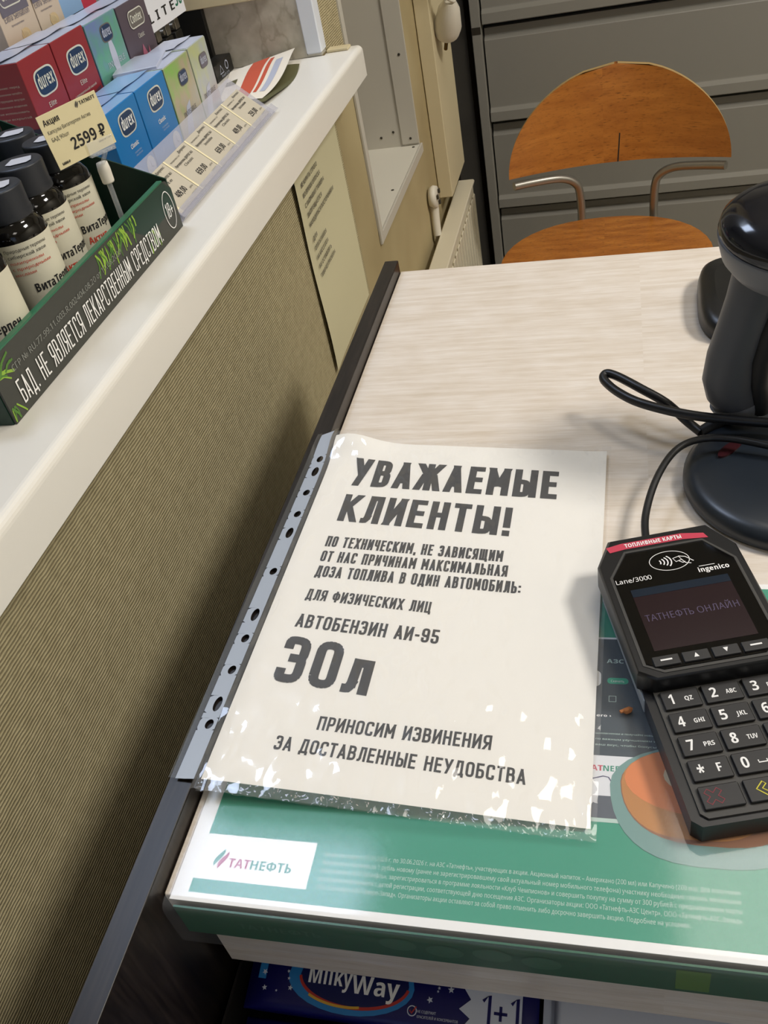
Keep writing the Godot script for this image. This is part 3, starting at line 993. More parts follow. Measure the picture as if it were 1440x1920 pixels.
func promo_mat() -> void:
	var X := Vector3(0.003, 0.9003, 0.672)
	var t := thing("promo_mat", "green and white promotional sheet under clear plastic at the counter's edge", "counter mat", Transform3D(Basis(), X))
	var L := 0.40
	var D := 0.222
	var b := mb()
	b.box(Vector3(0.002, 0, -D), Vector3(L, 0.0006, -0.002))
	put(b, "white_sheet", M.white_print, t)
	var f := func(k: float) -> Transform3D: return lying(Vector3(0, 0.0006 + 0.00006 * k, 0))
	# green field with a white border; local y counts back from the front edge
	flat(t, "green_field", rect(0.0105, 0.0065, L, D - 0.004), M.green_print, f.call(1))
	flat(t, "logo_panel", rect(0.0106, 0.0135, 0.0695, 0.0375), M.white_print, f.call(2))
	flame(f.call(3), t, 0.0185, 0.0195, 0.0105)
	txt(t, "logo_word", "ТАТ", 0.0262, 0.0205, 0.0115, 0.0048, M.logo_red, f.call(3), true)
	txt(t, "logo_word", "НЕФТЬ", 0.0382, 0.0205, 0.0215, 0.0048, M.logo_green, f.call(3), true)
	var rows := ["Акция проходит с 01.01.2026 г. по 30.06.2026 г. на АЗС «Татнефть», участвующих в акции. Акционный напиток – Американо (200 мл) или Капучино (200 мл). Для получения",
		"Акционного напитка за 1 рубль новому (ранее не зарегистрировавшему свой актуальный номер мобильного телефона) участнику необходимо скачать мобильное",
		"приложение «АЗС Татнефть», зарегистрироваться в программе лояльности «Клуб Чемпионов» и совершить покупку на сумму от 300 рублей с предъявлением карты",
		"программы лояльности с датой регистрации, соответствующей дню посещения АЗС. Организаторы акции: ООО «Татнефть-АЗС Центр», ООО «Татнефть-АЗС-Запад»,",
		"ООО «Татнефть-АЗС-Северо-Запад». Организаторы акции оставляют за собой право отменить либо досрочно завершить акцию. Подробнее на условиях."]
	for k in 5:
		txt(t, "fine_print", rows[k], 0.0745, 0.0312 - k * 0.0042, 0.1915 if k < 4 else 0.170, 0.0023, M.soft_white_print, f.call(2))
	# the app on a phone screen
	flat(t, "white_rule", rect(0.150, 0.1765, L, 0.1778), M.white_print, f.call(2))
	flat(t, "phone_screen", rect(0.160, 0.063, L, 0.1765), M.phone_print, f.call(2))
	flat(t, "map_strip", rect(0.160, 0.0755, 0.262, 0.0985), M.map_print, f.call(3))
	flat(t, "phone_band", rect(0.160, 0.0635, L, 0.0755), M.phone_band, f.call(3))
	flat(t, "pale_rule", rect(0.160, 0.0612, L, 0.0634), M.soft_white_print, f.call(3))
	txt(t, "app_name", "АЗС Татнефть", 0.2085, 0.1590, 0.034, 0.0028, M.soft_white_print, f.call(3), true)
	flat(t, "button", rrect(0.2088, 0.1445, 0.2200, 0.1487, 0.002), M.pill_green, f.call(3))
	txt(t, "button_word", "Скачать", 0.2108, 0.1457, 0.007, 0.0015, M.white_print, f.call(4))
	flat(t, "app_icon", rrect(0.198, 0.1425, 0.2055, 0.1535, 0.003), M.white_print, f.call(3))
	b = mb(f.call(4))
	line(b, [Vector2(0.2098, 0.1325), Vector2(0.2134, 0.1325), Vector2(0.2134, 0.1362), Vector2(0.2098, 0.1362)], 0.0004, true)
	put(b, "icon_outline", M.soft_white_print, t)
	txt(t, "app_text", "его ›", 0.2035, 0.1225, 0.0075, 0.0016, M.white_print, f.call(4), true)
	for k in 3:
		txt(t, "app_text", ["шопласнении и получайте новые", "по важным улучшениям и", "ваш вкус, чтобы бонусы"][k], 0.2032, 0.1115 - k * 0.0035, 0.03, 0.0012, M.soft_white_print, f.call(4))
	txt(t, "map_word", "TAT", 0.1985, 0.0895, 0.0085, 0.0032, M.red_print, f.call(4), true)
	txt(t, "map_word", "NEFT", 0.2072, 0.0895, 0.0105, 0.0032, M.logo_green, f.call(4), true)
	b = mb(f.call(4))
	line(b, [Vector2(0.198, 0.0835), Vector2(0.2072, 0.0865), Vector2(0.2098, 0.0860), Vector2(0.2150, 0.0770)], 0.0006)
	put(b, "route_line", M.purple_line, t)
	# printed cup of coffee in a double-walled glass
	var cx := 0.256
	var cupy := 0.082
	flat(t, "glass_shape", blob(cx, cupy, 0.0455, 0.025, 0.0395), M.glass_print, f.call(5))
	flat(t, "cup_body", blob(cx, cupy + 0.002, 0.0405, 0.020, 0.031), M.cup_brown, f.call(6))
	flat(t, "cup_side", blob(cx - 0.006, cupy + 0.002, 0.0340, 0.018, 0.0285), M.cup_amber, f.call(6.4))
	flat(t, "coffee_top", oval(cx, cupy + 0.0035, 0.0395, 0.0205), M.cup_amber, f.call(7))
	flat(t, "coffee_crema", oval(cx, cupy + 0.0045, 0.0385, 0.0192), M.cup_crema, f.call(8))
	flat(t, "coffee_foam", oval(cx + 0.004, cupy + 0.007, 0.024, 0.0115), M.cup_foam, f.call(9))
	# clear plastic over the print, bent down over the counter's front edge
	b = mb()
	b.grid(func(u, v):
		var x: float = lerpf(0.0, L, u)
		var s: float = v * 0.26
		var y := 0.0022
		var z := -D - 0.002 + s
		if s > D + 0.001:
			var a: float = clampf((s - D - 0.001) / 0.007, 0.0, 1.0) * PI / 2
			z = -0.001 + 0.0045 * sin(a)
			y = 0.0022 - 0.0045 * (1.0 - cos(a)) - maxf(0.0, s - D - 0.008)
		return Vector3(x, y, z), 8, 90)
	put(b, "clear_cover", M.cover, t)
	b = mb()
	b.box(Vector3(0.004, -0.028, -0.0005), Vector3(L, -0.002, 0.0005))
	put(b, "green_lip", M.green_lip, t)
	var fl := Transform3D(Basis(), Vector3(0, 0, 0.0008))
	txt(t, "lip_word", "ТАТНЕФТЬ", 0.035, -0.017, 0.042, 0.005, M.tray_edge, fl, true)
	for k in 4:
		flat(t, "lip_blot", oval(0.115 + k * 0.022, -0.014 - 0.002 * (k % 2), 0.009, 0.006, 14), M.tray_edge, fl)
	flat(t, "lip_patch", rect(0.238, -0.025, 0.252, -0.006), M.leaf_mid, fl)
	# crumb lying on the cover
	var c := thing("wafer_crumb", "small orange-brown crumb on the promotional sheet beside the terminal", "crumb", Transform3D(Basis(Vector3.UP, 0.5), Vector3(0.2222, 0.9026, 0.5465)))
	b = mb()
	b.loft([ellipse_ring(Vector3(0, 0, 0), 0.0024, 0.0018, 6), ellipse_ring(Vector3(0.0003, 0.0012, 0), 0.0030, 0.0020, 6), ellipse_ring(Vector3(-0.0006, 0.0024, 0.0003), 0.0014, 0.001, 6)])
	put(b, "crumb_body", M.crumb, c)
	b = mb()
	b.box(Vector3(-0.004, 0.0004, -0.0014), Vector3(-0.001, 0.0018, 0.0004), 0.0003)
	put(b, "crumb_flake", M.crumb, c)

# outline of a cup: wide at the rim, round at the foot
func blob(cx: float, cy: float, rx: float, top: float, deep: float) -> PackedVector2Array:
	var o := PackedVector2Array()
	for k in 16:
		var a := PI * k / 15.0
		o.append(Vector2(cx + cos(a) * rx, cy + sin(a) * top))
	for k in range(1, 19):
		var a := PI + PI * k / 19.0
		o.append(Vector2(cx + signf(cos(a)) * pow(absf(cos(a)), 0.7) * rx, cy - pow(absf(sin(a)), 0.9) * deep))
	return o

func sheet_at(u: float, v: float, lift := 0.0) -> Vector3:
	var x := 0.2103 + 0.9998 * (u - 0.21) - 0.0192 * v
	var z := 0.3206 + 0.0192 * (u - 0.21) + 0.9998 * v
	var y := 0.9031 + 0.0130 * clampf((0.2 - x) / 0.2, 0.0, 1.0)
	if x < 0.012: y = lerpf(0.9134, y, clampf((x + 0.006) / 0.018, 0.0, 1.0))
	y += 0.0085 * exp(-(pow((u - 0.022) / 0.022, 2.0) + pow(v / 0.018, 2.0)))
	return Vector3(x, y + lift, z)

func notice() -> void:
	var X := Vector3(0.1, 0.9, 0.47)
	var t := thing("notice_sheet", "white notice sheet with bold black Russian text inside the plastic sleeve", "notice", Transform3D(Basis(), X))
	var b := mb(Transform3D(Basis(), -X))
	b.grid(func(u, v): return sheet_at(0.0105 + 0.1995 * u, 0.2955 * v), 40, 48)
	put(b, "paper", M.paper, t)
	# [text, start u, end u, baseline v at start, at end, cap height, stroke]
	var rows := [["УВАЖАЕМЫЕ", .0315, .1782, .0510, .0553, .0300, .172], ["КЛИЕНТЫ!", .0322, .1497, .0893, .0949, .0285, .172],
		["ПО ТЕХНИЧЕСКИМ, НЕ ЗАВИСЯЩИМ", .0305, .1488, .1152, .1190, .0102, .150], ["ОТ НАС ПРИЧИНАМ МАКСИМАЛЬНАЯ", .0308, .1531, .1294, .1320, .0100, .150],
		["ДОЗА ТОПЛИВА В ОДИН АВТОМОБИЛЬ:", .0310, .1623, .1435, .1456, .0100, .150], ["ДЛЯ ФИЗИЧЕСКИХ ЛИЦ", .0305, .1108, .1638, .1672, .0092, .150],
		["АВТОБЕНЗИН АИ-95", .0305, .1193, .1868, .1907, .0108, .150], ["30л", .0290, .0860, .2285, .2325, .0345, .172],
		["ПРИНОСИМ ИЗВИНЕНИЯ", .0638, .1583, .2580, .2583, .0090, .150], ["ЗА ДОСТАВЛЕННЫЕ НЕУДОБСТВА", .0438, .1776, .2730, .2761, .0088, .150]]
	for r in rows:
		var p := func(x: float, y: float) -> Vector3:
			var len: float = r[2] - r[1]
			var s: float = (r[4] - r[3]) / len
			return sheet_at(r[1] + x, r[3] + x * s - y, 0.00012)
		b = mb(Transform3D(Basis(), -X))
		strokes(b, r[0], r[2] - r[1], r[5], r[6], p)
		for k in b.n.size(): b.n[k] = Vector3.UP
		put(b, "text_line", M.ink, t)
	# the sleeve
	var s := thing("plastic_sleeve", "crinkled clear plastic sleeve with a punched filing strip lying across the counter", "sleeve", Transform3D(Basis(), X))
	var n1 := noise(41, 9.0, 2)
	var n2 := noise(43, 15.0, 2)
	b = mb(Transform3D(Basis(), -X))
	b.grid(func(u, v):
		var p := Vector2(0.0075 + 0.2055 * u, -0.004 + 0.3065 * v)
		var edge: float = exp(-minf(minf(p.x - 0.0075, 0.213 - p.x), minf(p.y + 0.004, 0.3025 - p.y)) / 0.022)
		var near := 1.0
		for c in [Vector2(0.01, 0.0), Vector2(0.21, 0.0), Vector2(0.01, 0.3), Vector2(0.21, 0.3)]: near = minf(near, p.distance_to(c))
		edge *= 0.3 + 0.8 * exp(-near / 0.045)
		var q := n1.get_noise_2d(p.x * 6.0, p.y * 4.0) * 0.0007 + absf(n2.get_noise_2d(p.x, p.y)) * 0.0024 * edge + n1.get_noise_2d(p.x * 12.0 + 4.0, p.y * 3.0) * 0.0012 * edge
		return sheet_at(p.x, p.y, 0.0011 + maxf(q, -0.0006)), 90, 120)
	put(b, "front_film", M.film, s)
	# weld lines, punched strip and seam along the foot
	for e in [[-0.0085, -0.0045], [0.0068, 0.0105]]:
		b = mb(Transform3D(Basis(), -X))
		b.grid(func(u, v): return sheet_at(lerpf(e[0], e[1], u), -0.010 + 0.306 * v, 0.0013), 2, 40)
		put(b, "weld_seam", M.weld, s)
	b = mb(Transform3D(Basis(), -X))
	var hv := [.0226, .0367, .0607, .0841, .1035, .1408, .1791, .1985, .2228, .2474, .2612]
	band(b, hv)
	for k in b.n.size(): b.n[k] = Vector3.UP
	put(b, "punched_strip", M.band, s)
	b = mb(Transform3D(Basis(), -X))
	b.grid(func(u, v): return sheet_at(0.0105 + 0.2025 * u, 0.2962 + 0.0068 * v, 0.0012 + n2.get_noise_2d(u * 2.5, v * 0.12) * 0.0014), 120, 4)
	put(b, "foot_seam", M.weld, s)

# the filing strip with real holes: cells of the strip are left open around each hole
func band(b: MB, hv: Array) -> void:
	var u0 := -0.0045
	var u1 := 0.0068
	var uc := 0.0022
	var at := -0.008
	var ends := []
	for k in hv.size(): ends.append([hv[k], 0.0032 if k % 5 in [0, 2, 3] else 0.0052])
	for e in ends:
		var rv: float = e[1]
		var ru := 0.0026
		b.grid(func(u, v): return sheet_at(lerpf(u0, u1, u), lerpf(at, e[0] - rv - 0.001, v), 0.0009), 2, 6)
		var m := 20
		for j in m:
			var P := []
			for a in [TAU * j / m, TAU * (j + 1) / m]:
				var c := Vector2(cos(a), sin(a))
				P.append(Vector2(uc + c.x * ru, e[0] + c.y * rv))
				var k := minf((u1 - uc if c.x > 0.0 else uc - u0) / maxf(absf(c.x), 1e-4), (rv + 0.001) / maxf(absf(c.y), 1e-4))
				P.append(Vector2(uc + c.x * k, e[0] + c.y * k))
			b.quad(sheet_at(P[0].x, P[0].y, 0.0009), sheet_at(P[1].x, P[1].y, 0.0009), sheet_at(P[3].x, P[3].y, 0.0009), sheet_at(P[2].x, P[2].y, 0.0009), Vector3.UP)
		at = e[0] + rv + 0.001
	b.grid(func(u, v): return sheet_at(lerpf(u0, u1, u), lerpf(at, 0.296, v), 0.0009), 2, 6)

# outline with cut corners: b across, a down; local y of the print plane is -a
func cut(b0: float, b1: float, a0: float, a1: float, c0: Vector2, c1: Vector2) -> PackedVector2Array:
	return PackedVector2Array([Vector2(b0 + c0.x, -a0), Vector2(b1 - c0.x, -a0), Vector2(b1, -a0 - c0.y), Vector2(b1, -a1 + c1.y), Vector2(b1 - c1.x, -a1), Vector2(b0 + c1.x, -a1), Vector2(b0, -a1 + c1.y), Vector2(b0, -a0 - c0.y)])

func terminal() -> void:
	var X := Transform3D(Basis(Vector3(0.9645, 0, -0.2639), Vector3.UP, Vector3(0.2639, 0, 0.9645)).orthonormalized(), Vector3(0.2005, 0.9028, 0.434))
	var t := thing("card_terminal", "black payment card terminal with keypad and dim screen lying askew on the counter", "card terminal", X)
	var up := func(y: float) -> Transform3D: return lying(Vector3(0, y, 0))
	var b := mb(up.call(0.0))
	# lower body: rises gently under the head
	b.prism(cut(-0.0005, 0.0765, 0.030, 0.1915, Vector2(0.004, 0.006), Vector2(0.004, 0.004)), 0.0, 0.0125)
	put(b, "body", M.terminal, t)
	b = mb()
	b.loft([outline3(cut(-0.0025, 0.0775, 0.0125, 0.116, Vector2(0.011, 0.019), Vector2(0.008, 0.006)), 0.010, 0.012), outline3(cut(-0.0025, 0.0775, 0.0125, 0.116, Vector2(0.011, 0.019), Vector2(0.008, 0.006)), 0.0255, 0.0225), outline3(cut(-0.0012, 0.0762, 0.0138, 0.1147, Vector2(0.011, 0.019), Vector2(0.008, 0.006)), 0.027, 0.024)])
	
	put(b, "head", M.terminal, t)
	var hf := func(lift: float) -> Transform3D:
		# the head's top face slopes slightly: from 27 mm at a = 0.0138 to 24 mm at 0.1147
		var sl := atan2(0.003, 0.1009)
		return Transform3D(Basis(Vector3.RIGHT, sl), Vector3(0, 0.02741 + lift, 0)) * lying(Vector3())
	flat(t, "screen_glass", cut(0.0035, 0.0715, 0.0265, 0.1105, Vector2(0.012, 0.017), Vector2(0.008, 0.005)), M.terminal_glass, hf.call(0.0003), 0.0003)
	b = mb(hf.call(0.0003))
	var ol := cut(0.0025, 0.0725, 0.0250, 0.1118, Vector2(0.0125, 0.018), Vector2(0.0085, 0.0055))
	line(b, Array(ol), 0.0016, true)
	put(b, "bezel", M.terminal_pad, t)
	flat(t, "fuel_card_tape", PackedVector2Array([Vector2(0.0070, -0.0232), Vector2(0.0058, -0.0187), Vector2(0.0150, -0.0172), Vector2(0.050, -0.0172), Vector2(0.0625, -0.0200), Vector2(0.0640, -0.0242), Vector2(0.050, -0.0222), Vector2(0.0160, -0.0222)]), M.red_print, hf.call(0.0002))
	txt(t, "tape_text", "ТОПЛИВНЫЕ КАРТЫ", 0.0165, -0.0213, 0.033, 0.0030, M.white_print, hf.call(0.0004), true)
	# contactless mark
	b = mb(hf.call(0.0005))
	line(b, Array(oval(0.0372, -0.0373, 0.0112, 0.0074, 36)), 0.0004, true)
	put(b, "contactless_ring", M.key_print, t)
	for k in 4:
		b = mb(hf.call(0.0005))
		line(b, Array(oval(0.0310 + k * 0.0008, -0.0375, 0.0012 + k * 0.0012, 0.0018 + k * 0.0011, 10, -0.9, 0.9)), 0.0007)
		put(b, "contactless_wave", M.key_print, t)
	b = mb(hf.call(0.0005))
	line(b, [Vector2(0.0395, -0.0362), Vector2(0.0430, -0.0352), Vector2(0.0440, -0.0380), Vector2(0.0405, -0.0390)], 0.0005, true)
	line(b, [Vector2(0.0430, -0.0350), Vector2(0.0465, -0.0362), Vector2(0.0500, -0.0405)], 0.0005)
	line(b, [Vector2(0.0440, -0.0380), Vector2(0.0452, -0.0408), Vector2(0.0482, -0.0420)], 0.0005)
	line(b, [Vector2(0.0422, -0.0388), Vector2(0.0440, -0.0405), Vector2(0.0455, -0.0398)], 0.0005)
	put(b, "contactless_hand", M.key_print, t)
	txt(t, "model_text", "Lane/3000", 0.0040, -0.0488, 0.0200, 0.0033, M.key_print, hf.call(0.0005))
	txt(t, "maker_text", "ingenico", 0.0500, -0.0500, 0.0170, 0.0034, M.key_print, hf.call(0.0005), true)
	b = mb(hf.call(0.0005))
	line(b, [Vector2(0.0512, -0.0455), Vector2(0.0600, -0.0455)], 0.0004)
	put(b, "maker_text", M.key_print, t)
	var ds := flat(t, "display", rect(0.0100, -0.0985, 0.0640, -0.0545), M.display, hf.call(0.0004))
	flat(ds, "display_band", rect(0.0100, -0.0600, 0.0640, -0.0545), M.display_band, hf.call(0.0005))
	txt(ds, "display_text", "ТАТНЕФТЬ ОНЛАЙН", 0.0120, -0.0785, 0.0500, 0.0046, M.display_text, hf.call(0.0005))
	# four soft keys under the screen
	for k in 4:
		b = mb(hf.call(0.0004))
		var x := 0.0070 + k * 0.0153
		b.box(Vector3(x, -0.1090, -0.0012), Vector3(x + 0.0138, -0.1025, 0.0010), 0.0005)
		var kk := put(b, "soft_key", M.key, t)
		var c := Vector2(x + 0.0069, -0.1057)
		if k == 0 or k == 3: flat(kk, "key_mark", rect(c.x - 0.003, c.y - 0.0005, c.x + 0.003, c.y + 0.0005), M.key_print, hf.call(0.0016))
		else:
			var s := 1.0 if k == 1 else -1.0
			flat(kk, "key_mark", PackedVector2Array([Vector2(c.x - 0.0013, c.y - 0.0014 * s), Vector2(c.x + 0.0013, c.y - 0.0014 * s), Vector2(c.x, c.y + 0.0014 * s)]), M.key_print, hf.call(0.0016))
	# keypad
	b = mb(up.call(0.0137))
	b.prism(cut(0.0042, 0.0718, 0.113, 0.1885, Vector2(0.001, 0.001), Vector2(0.003, 0.003)), -0.0012, 0.0)
	put(b, "keypad_plate", M.terminal_pad, t)
	var caps := [["1", "QZ"], ["2", "ABC"], ["3", "DEF"], ["4", "GHI"], ["5", "JKL"], ["6", "MNO"], ["7", "PRS"], ["8", "TUV"], ["9", "WXY"], ["*", "F"], ["0", ""], ["#", "."]]
	for k in 12:
		var x := 0.0066 + (k % 3) * 0.0207
		var y := -0.1172 - (k / 3) * 0.0139
		b = mb(up.call(0.0137))
		b.box(Vector3(x, y - 0.0116, 0.0), Vector3(x + 0.0190, y, 0.0019), 0.0007)
		var kk := put(b, "key", M.key, t)
		var f: Transform3D = up.call(0.01572)
		var ast: bool = caps[k][0] == "*"
		txt(kk, "key_digit", caps[k][0], x + 0.0033, y - (0.0108 if ast else 0.0088), 0.0034 if caps[k][0] != "1" else 0.0022, 0.0072 if ast else 0.0060, M.key_print, f, true)
		if caps[k][1] in ["F", "."]: txt(kk, "key_letters", caps[k][1], x + 0.0125, y - 0.0082, 0.0022, 0.0046, M.key_print, f, true)
		elif caps[k][1]: txt(kk, "key_letters", caps[k][1], x + 0.0110, y - 0.0078, 0.0030 + 0.0011 * (caps[k][1].length() - 1), 0.0026, M.key_print, f, true)
		else:
			b = mb(f)
			line(b, [Vector2(x + 0.0112, y - 0.0056), Vector2(x + 0.0112, y - 0.0070), Vector2(x + 0.0152, y - 0.0070), Vector2(x + 0.0152, y - 0.0056)], 0.0006)
			put(b, "key_letters", M.key_print, kk)
	for k in 3:
		var x := 0.0066 + k * 0.0207
		b = mb(up.call(0.0137))
		b.box(Vector3(x, -0.1852, 0.0), Vector3(x + 0.0190, -0.1732, 0.0019), 0.0007)
		var kk := put(b, "key", M.key, t)
		b = mb(up.call(0.01572))
		if k == 0:
			var o := []
			for j in 4:
				for e in [[0.50, 0.0046], [1.07, 0.0046], [1.571, 0.0018]]: o.append(Vector2(x + 0.0062, -0.1792) + Vector2.from_angle(TAU * j / 4 + e[0]) * e[1])
			line(b, o, 0.0005, true)
			put(b, "cancel_mark", M.cancel_red, kk)
		elif k == 1:
			line(b, [Vector2(x + 0.0085, -0.1756), Vector2(x + 0.0048, -0.1790), Vector2(x + 0.0085, -0.1828), Vector2(x + 0.0098, -0.1812), Vector2(x + 0.0075, -0.1791), Vector2(x + 0.0098, -0.1770)], 0.0006, true)
			put(b, "clear_mark", M.clear_yellow, kk)
		else:
			line(b, Array(oval(x + 0.007, -0.1792, 0.003, 0.003, 20)), 0.0006, true)
			put(b, "enter_mark", M.pill_green, kk)
	# strip of old clear tape along the left flank
	b = mb()
	b.box(Vector3(-0.0012, 0.002, 0.036), Vector3(-0.0006, 0.0112, 0.118))
	put(b, "flank_tape", M.residue, t)
	# its lead runs back over the scanner stand
	var c := thing("terminal_cable", "thin black cable arching from the terminal over the round scanner stand", "cable", Transform3D(Basis(), Vector3(0.24, 0.9, 0.37)))
	b = mb(Transform3D(Basis(), Vector3(-0.24, -0.9, -0.37)))
	b.tube(spline([Vector3(0.2350, 0.9160, 0.4580), Vector3(0.2345, 0.9170, 0.4350), Vector3(0.2345, 0.9180, 0.4080), Vector3(0.2420, 0.9215, 0.3760), Vector3(0.2545, 0.9240, 0.3500), Vector3(0.2700, 0.9255, 0.3400), Vector3(0.2900, 0.9260, 0.3410), Vector3(0.3160, 0.9265, 0.3520), Vector3(0.3400, 0.9270, 0.3640), Vector3(0.3700, 0.9265, 0.3740), Vector3(0.45, 0.9045, 0.385)]), 0.0024, 10)
	put(b, "lead", M.cord, c)

func outline3(o: PackedVector2Array, y0: float, y1: float) -> Array:
	# flat outline to space: y falls from y0 at the top of the sheet to y1 at its foot
	var r := []
	var lo := -o[0].y
	var hi := lo
	for p in o:
		lo = minf(lo, -p.y)
		hi = maxf(hi, -p.y)
	for p in o: r.append(Vector3(p.x, lerpf(y0, y1, (-p.y - lo) / (hi - lo)), -p.y))
	return r

func scanner() -> void:
	var B := Vector3(0.330, 0.9, 0.357)
	var s := thing("scanner_stand", "round dark weighted scanner stand base at the right of the counter", "stand", Transform3D(Basis(), B))
	var b := mb()
	b.lathe([Vector2(0.0, 0.0), Vector2(0.068, 0.0), Vector2(0.0702, 0.003), Vector2(0.0700, 0.008), Vector2(0.0675, 0.0118), Vector2(0.0640, 0.0138), Vector2(0.0600, 0.0146), Vector2(0.045, 0.0165), Vector2(0.022, 0.0185), Vector2(0.0, 0.019)], 64)
	put(b, "base_plate", M.stand_base, s)
	b = mb(Transform3D(Basis(Vector3.UP, 0.85), Vector3(-0.040, 0.0175, -0.017)) * Transform3D(Basis(Vector3.RIGHT, -PI / 2), Vector3()))
	b.prism(oval(0, 0, 0.0115, 0.0040), -0.001, 0.0004)
	put(b, "oval_badge", M.badge_red, s)
	b = mb()
	b.tube(spline([Vector3(0.035, 0.017, -0.015), Vector3(0.05, 0.06, -0.03), Vector3(0.045, 0.10, -0.045), Vector3(0.02, 0.118, -0.055)]), 0.008, 14)
	put(b, "gooseneck", M.scanner_rubber, s)
	# hand scanner held by the neck
	var O := Vector3(0.300, 0.9, 0.300)
	var t := thing("barcode_scanner", "black pistol-grip barcode scanner with a glossy rounded head", "scanner", Transform3D(Basis(), O))
	b = mb()
	var rings := []
	for r in [[-0.0005, 0.0235, 0.012, 0.010, 0.000], [-0.0010, 0.0242, 0.0165, 0.0140, 0.001], [-0.0040, 0.033, 0.0190, 0.0165, 0.001], [-0.0078, 0.047, 0.0185, 0.0165, 0.000], [-0.0060, 0.065, 0.0180, 0.0165, -0.002], [-0.0010, 0.085, 0.0178, 0.0165, -0.003], [0.0040, 0.105, 0.0182, 0.0170, -0.004], [0.0075, 0.122, 0.0190, 0.0180, -0.004], [0.0100, 0.140, 0.0200, 0.0190, -0.004]]:
		rings.append(ellipse_ring(Vector3(r[0], r[1], r[4]), r[2], r[3], 28))
	b.loft(rings)
	put(b, "grip", M.scanner_grip, t)
	b = mb()
	rings = []
	for r in [[0.0110, 0.0260, 0.0085, 0.0150], [0.0110, 0.036, 0.0088, 0.0160], [0.0085, 0.048, 0.0082, 0.0150], [0.0090, 0.066, 0.0085, 0.0152], [0.0130, 0.086, 0.0090, 0.0152], [0.0190, 0.108, 0.0090, 0.0150]]:
		rings.append(ellipse_ring(Vector3(r[0], r[1], 0.0015), r[2], r[3], 24))
	b.loft(rings)
	put(b, "trigger_side", M.scanner_rubber, t)
	b = mb()
	rings = []
	for r in [[0.003, 0.0195, 0.013, 0.011], [0.002, 0.0210, 0.0172, 0.0140], [0.000, 0.0265, 0.0180, 0.0150], [-0.0022, 0.0310, 0.0186, 0.0158]]:
		rings.append(ellipse_ring(Vector3(r[0], r[1], 0.001), r[2] + 0.0006, r[3] + 0.0006, 28, Basis(Vector3.FORWARD, -0.35)))
	b.loft(rings)
	put(b, "grip_cap", M.scanner_bumper, t)
	# head: rounded shell over a grey bumper ring
	var hc := Vector3(0.0290, 0.150, 0.004)
	var tilt := Basis(Vector3.RIGHT, 0.16) * Basis(Vector3.FORWARD, 0.10)
	b = mb(Transform3D(tilt, hc))
	b.lathe([Vector2(0.0505, -0.003), Vector2(0.0520, 0.000), Vector2(0.0510, 0.006), Vector2(0.0465, 0.0115), Vector2(0.0390, 0.0155), Vector2(0.028, 0.0182), Vector2(0.014, 0.0195), Vector2(0.0, 0.020)], 48, 1.0, 0.86)
	put(b, "head_shell", M.scanner_shell, t)
	b = mb(Transform3D(tilt, hc))
	b.lathe([Vector2(0.0, -0.030), Vector2(0.030, -0.0295), Vector2(0.040, -0.0262), Vector2(0.0470, -0.0180), Vector2(0.0505, -0.0085), Vector2(0.0518, -0.0035), Vector2(0.0505, -0.0028)], 48, 1.0, 0.86)
	put(b, "bumper", M.scanner_bumper, t)
	# strain relief and cord
	b = mb()
	b.tube([Vector3(-0.002, 0.026, -0.004), Vector3(-0.014, 0.015, 0.006), Vector3(-0.026, 0.0115, 0.013)], 0.0062, 12, true, 0.0042)
	put(b, "strain_relief", M.scanner_rubber, t)
	var c := thing("looped_cable", "thick black cord looping over the counter from the scanner grip", "cord", Transform3D(Basis(), Vector3(0.25, 0.9, 0.29)))
	b = mb(Transform3D(Basis(), Vector3(-0.25, -0.9, -0.29)))
	b.tube(spline([Vector3(0.2740, 0.9115, 0.3130), Vector3(0.2650, 0.9150, 0.3040), Vector3(0.2510, 0.9270, 0.2980), Vector3(0.2340, 0.9320, 0.2860), Vector3(0.2190, 0.9335, 0.2720), Vector3(0.2110, 0.9335, 0.2665), Vector3(0.2080, 0.9325, 0.2690), Vector3(0.2100, 0.9315, 0.2755), Vector3(0.2190, 0.9305, 0.2880), Vector3(0.2340, 0.9300, 0.3015), Vector3(0.2610, 0.9290, 0.3145), Vector3(0.2880, 0.9280, 0.3215), Vector3(0.3140, 0.9280, 0.3270), Vector3(0.345, 0.9290, 0.335), Vector3(0.39, 0.924, 0.338), Vector3(0.44, 0.9035, 0.338), Vector3(0.5, 0.9035, 0.33)], 8), 0.0033, 12)
	put(b, "cord_line", M.cord, c)
	# mouse behind the scanner
	var m := thing("computer_mouse", "flat black computer mouse lying behind the scanner grip", "mouse", Transform3D(Basis(Vector3.UP, -0.04), Vector3(0.317, 0.9, 0.120)))
	b = mb()
	rings = []
	for r in [[0.000, 0.92, 0.000], [0.003, 1.0, 0.0], [0.012, 1.0, 0.0], [0.018, 0.96, 0.0], [0.0225, 0.84, 0.0], [0.0245, 0.6, 0.0]]:
		var ring := []
		for k in 40:
			var a := TAU * k / 40
			ring.append(Vector3(signf(cos(a)) * pow(absf(cos(a)), 0.6) * 0.033 * r[1], r[0] - maxf(0.0, sin(a)) * 0.004 * (r[0] / 0.024), signf(sin(a)) * pow(absf(sin(a)), 0.65) * 0.060 * r[1]))
		rings.append(ring)
	b.loft(rings)
	put(b, "shell", M.mouse_black, m)
	b = mb()
	b.tube([Vector3(0, 0.0235, -0.028), Vector3(0, 0.0250, -0.018)], 0.004, 12)
	put(b, "wheel", M.scanner_rubber, m)
	var cc := thing("thin_cable", "thin black cable on the counter behind the scanner", "cable", Transform3D(Basis(), Vector3(0.34, 0.9, 0.2)))
	b = mb(Transform3D(Basis(), Vector3(-0.34, -0.9, -0.2)))
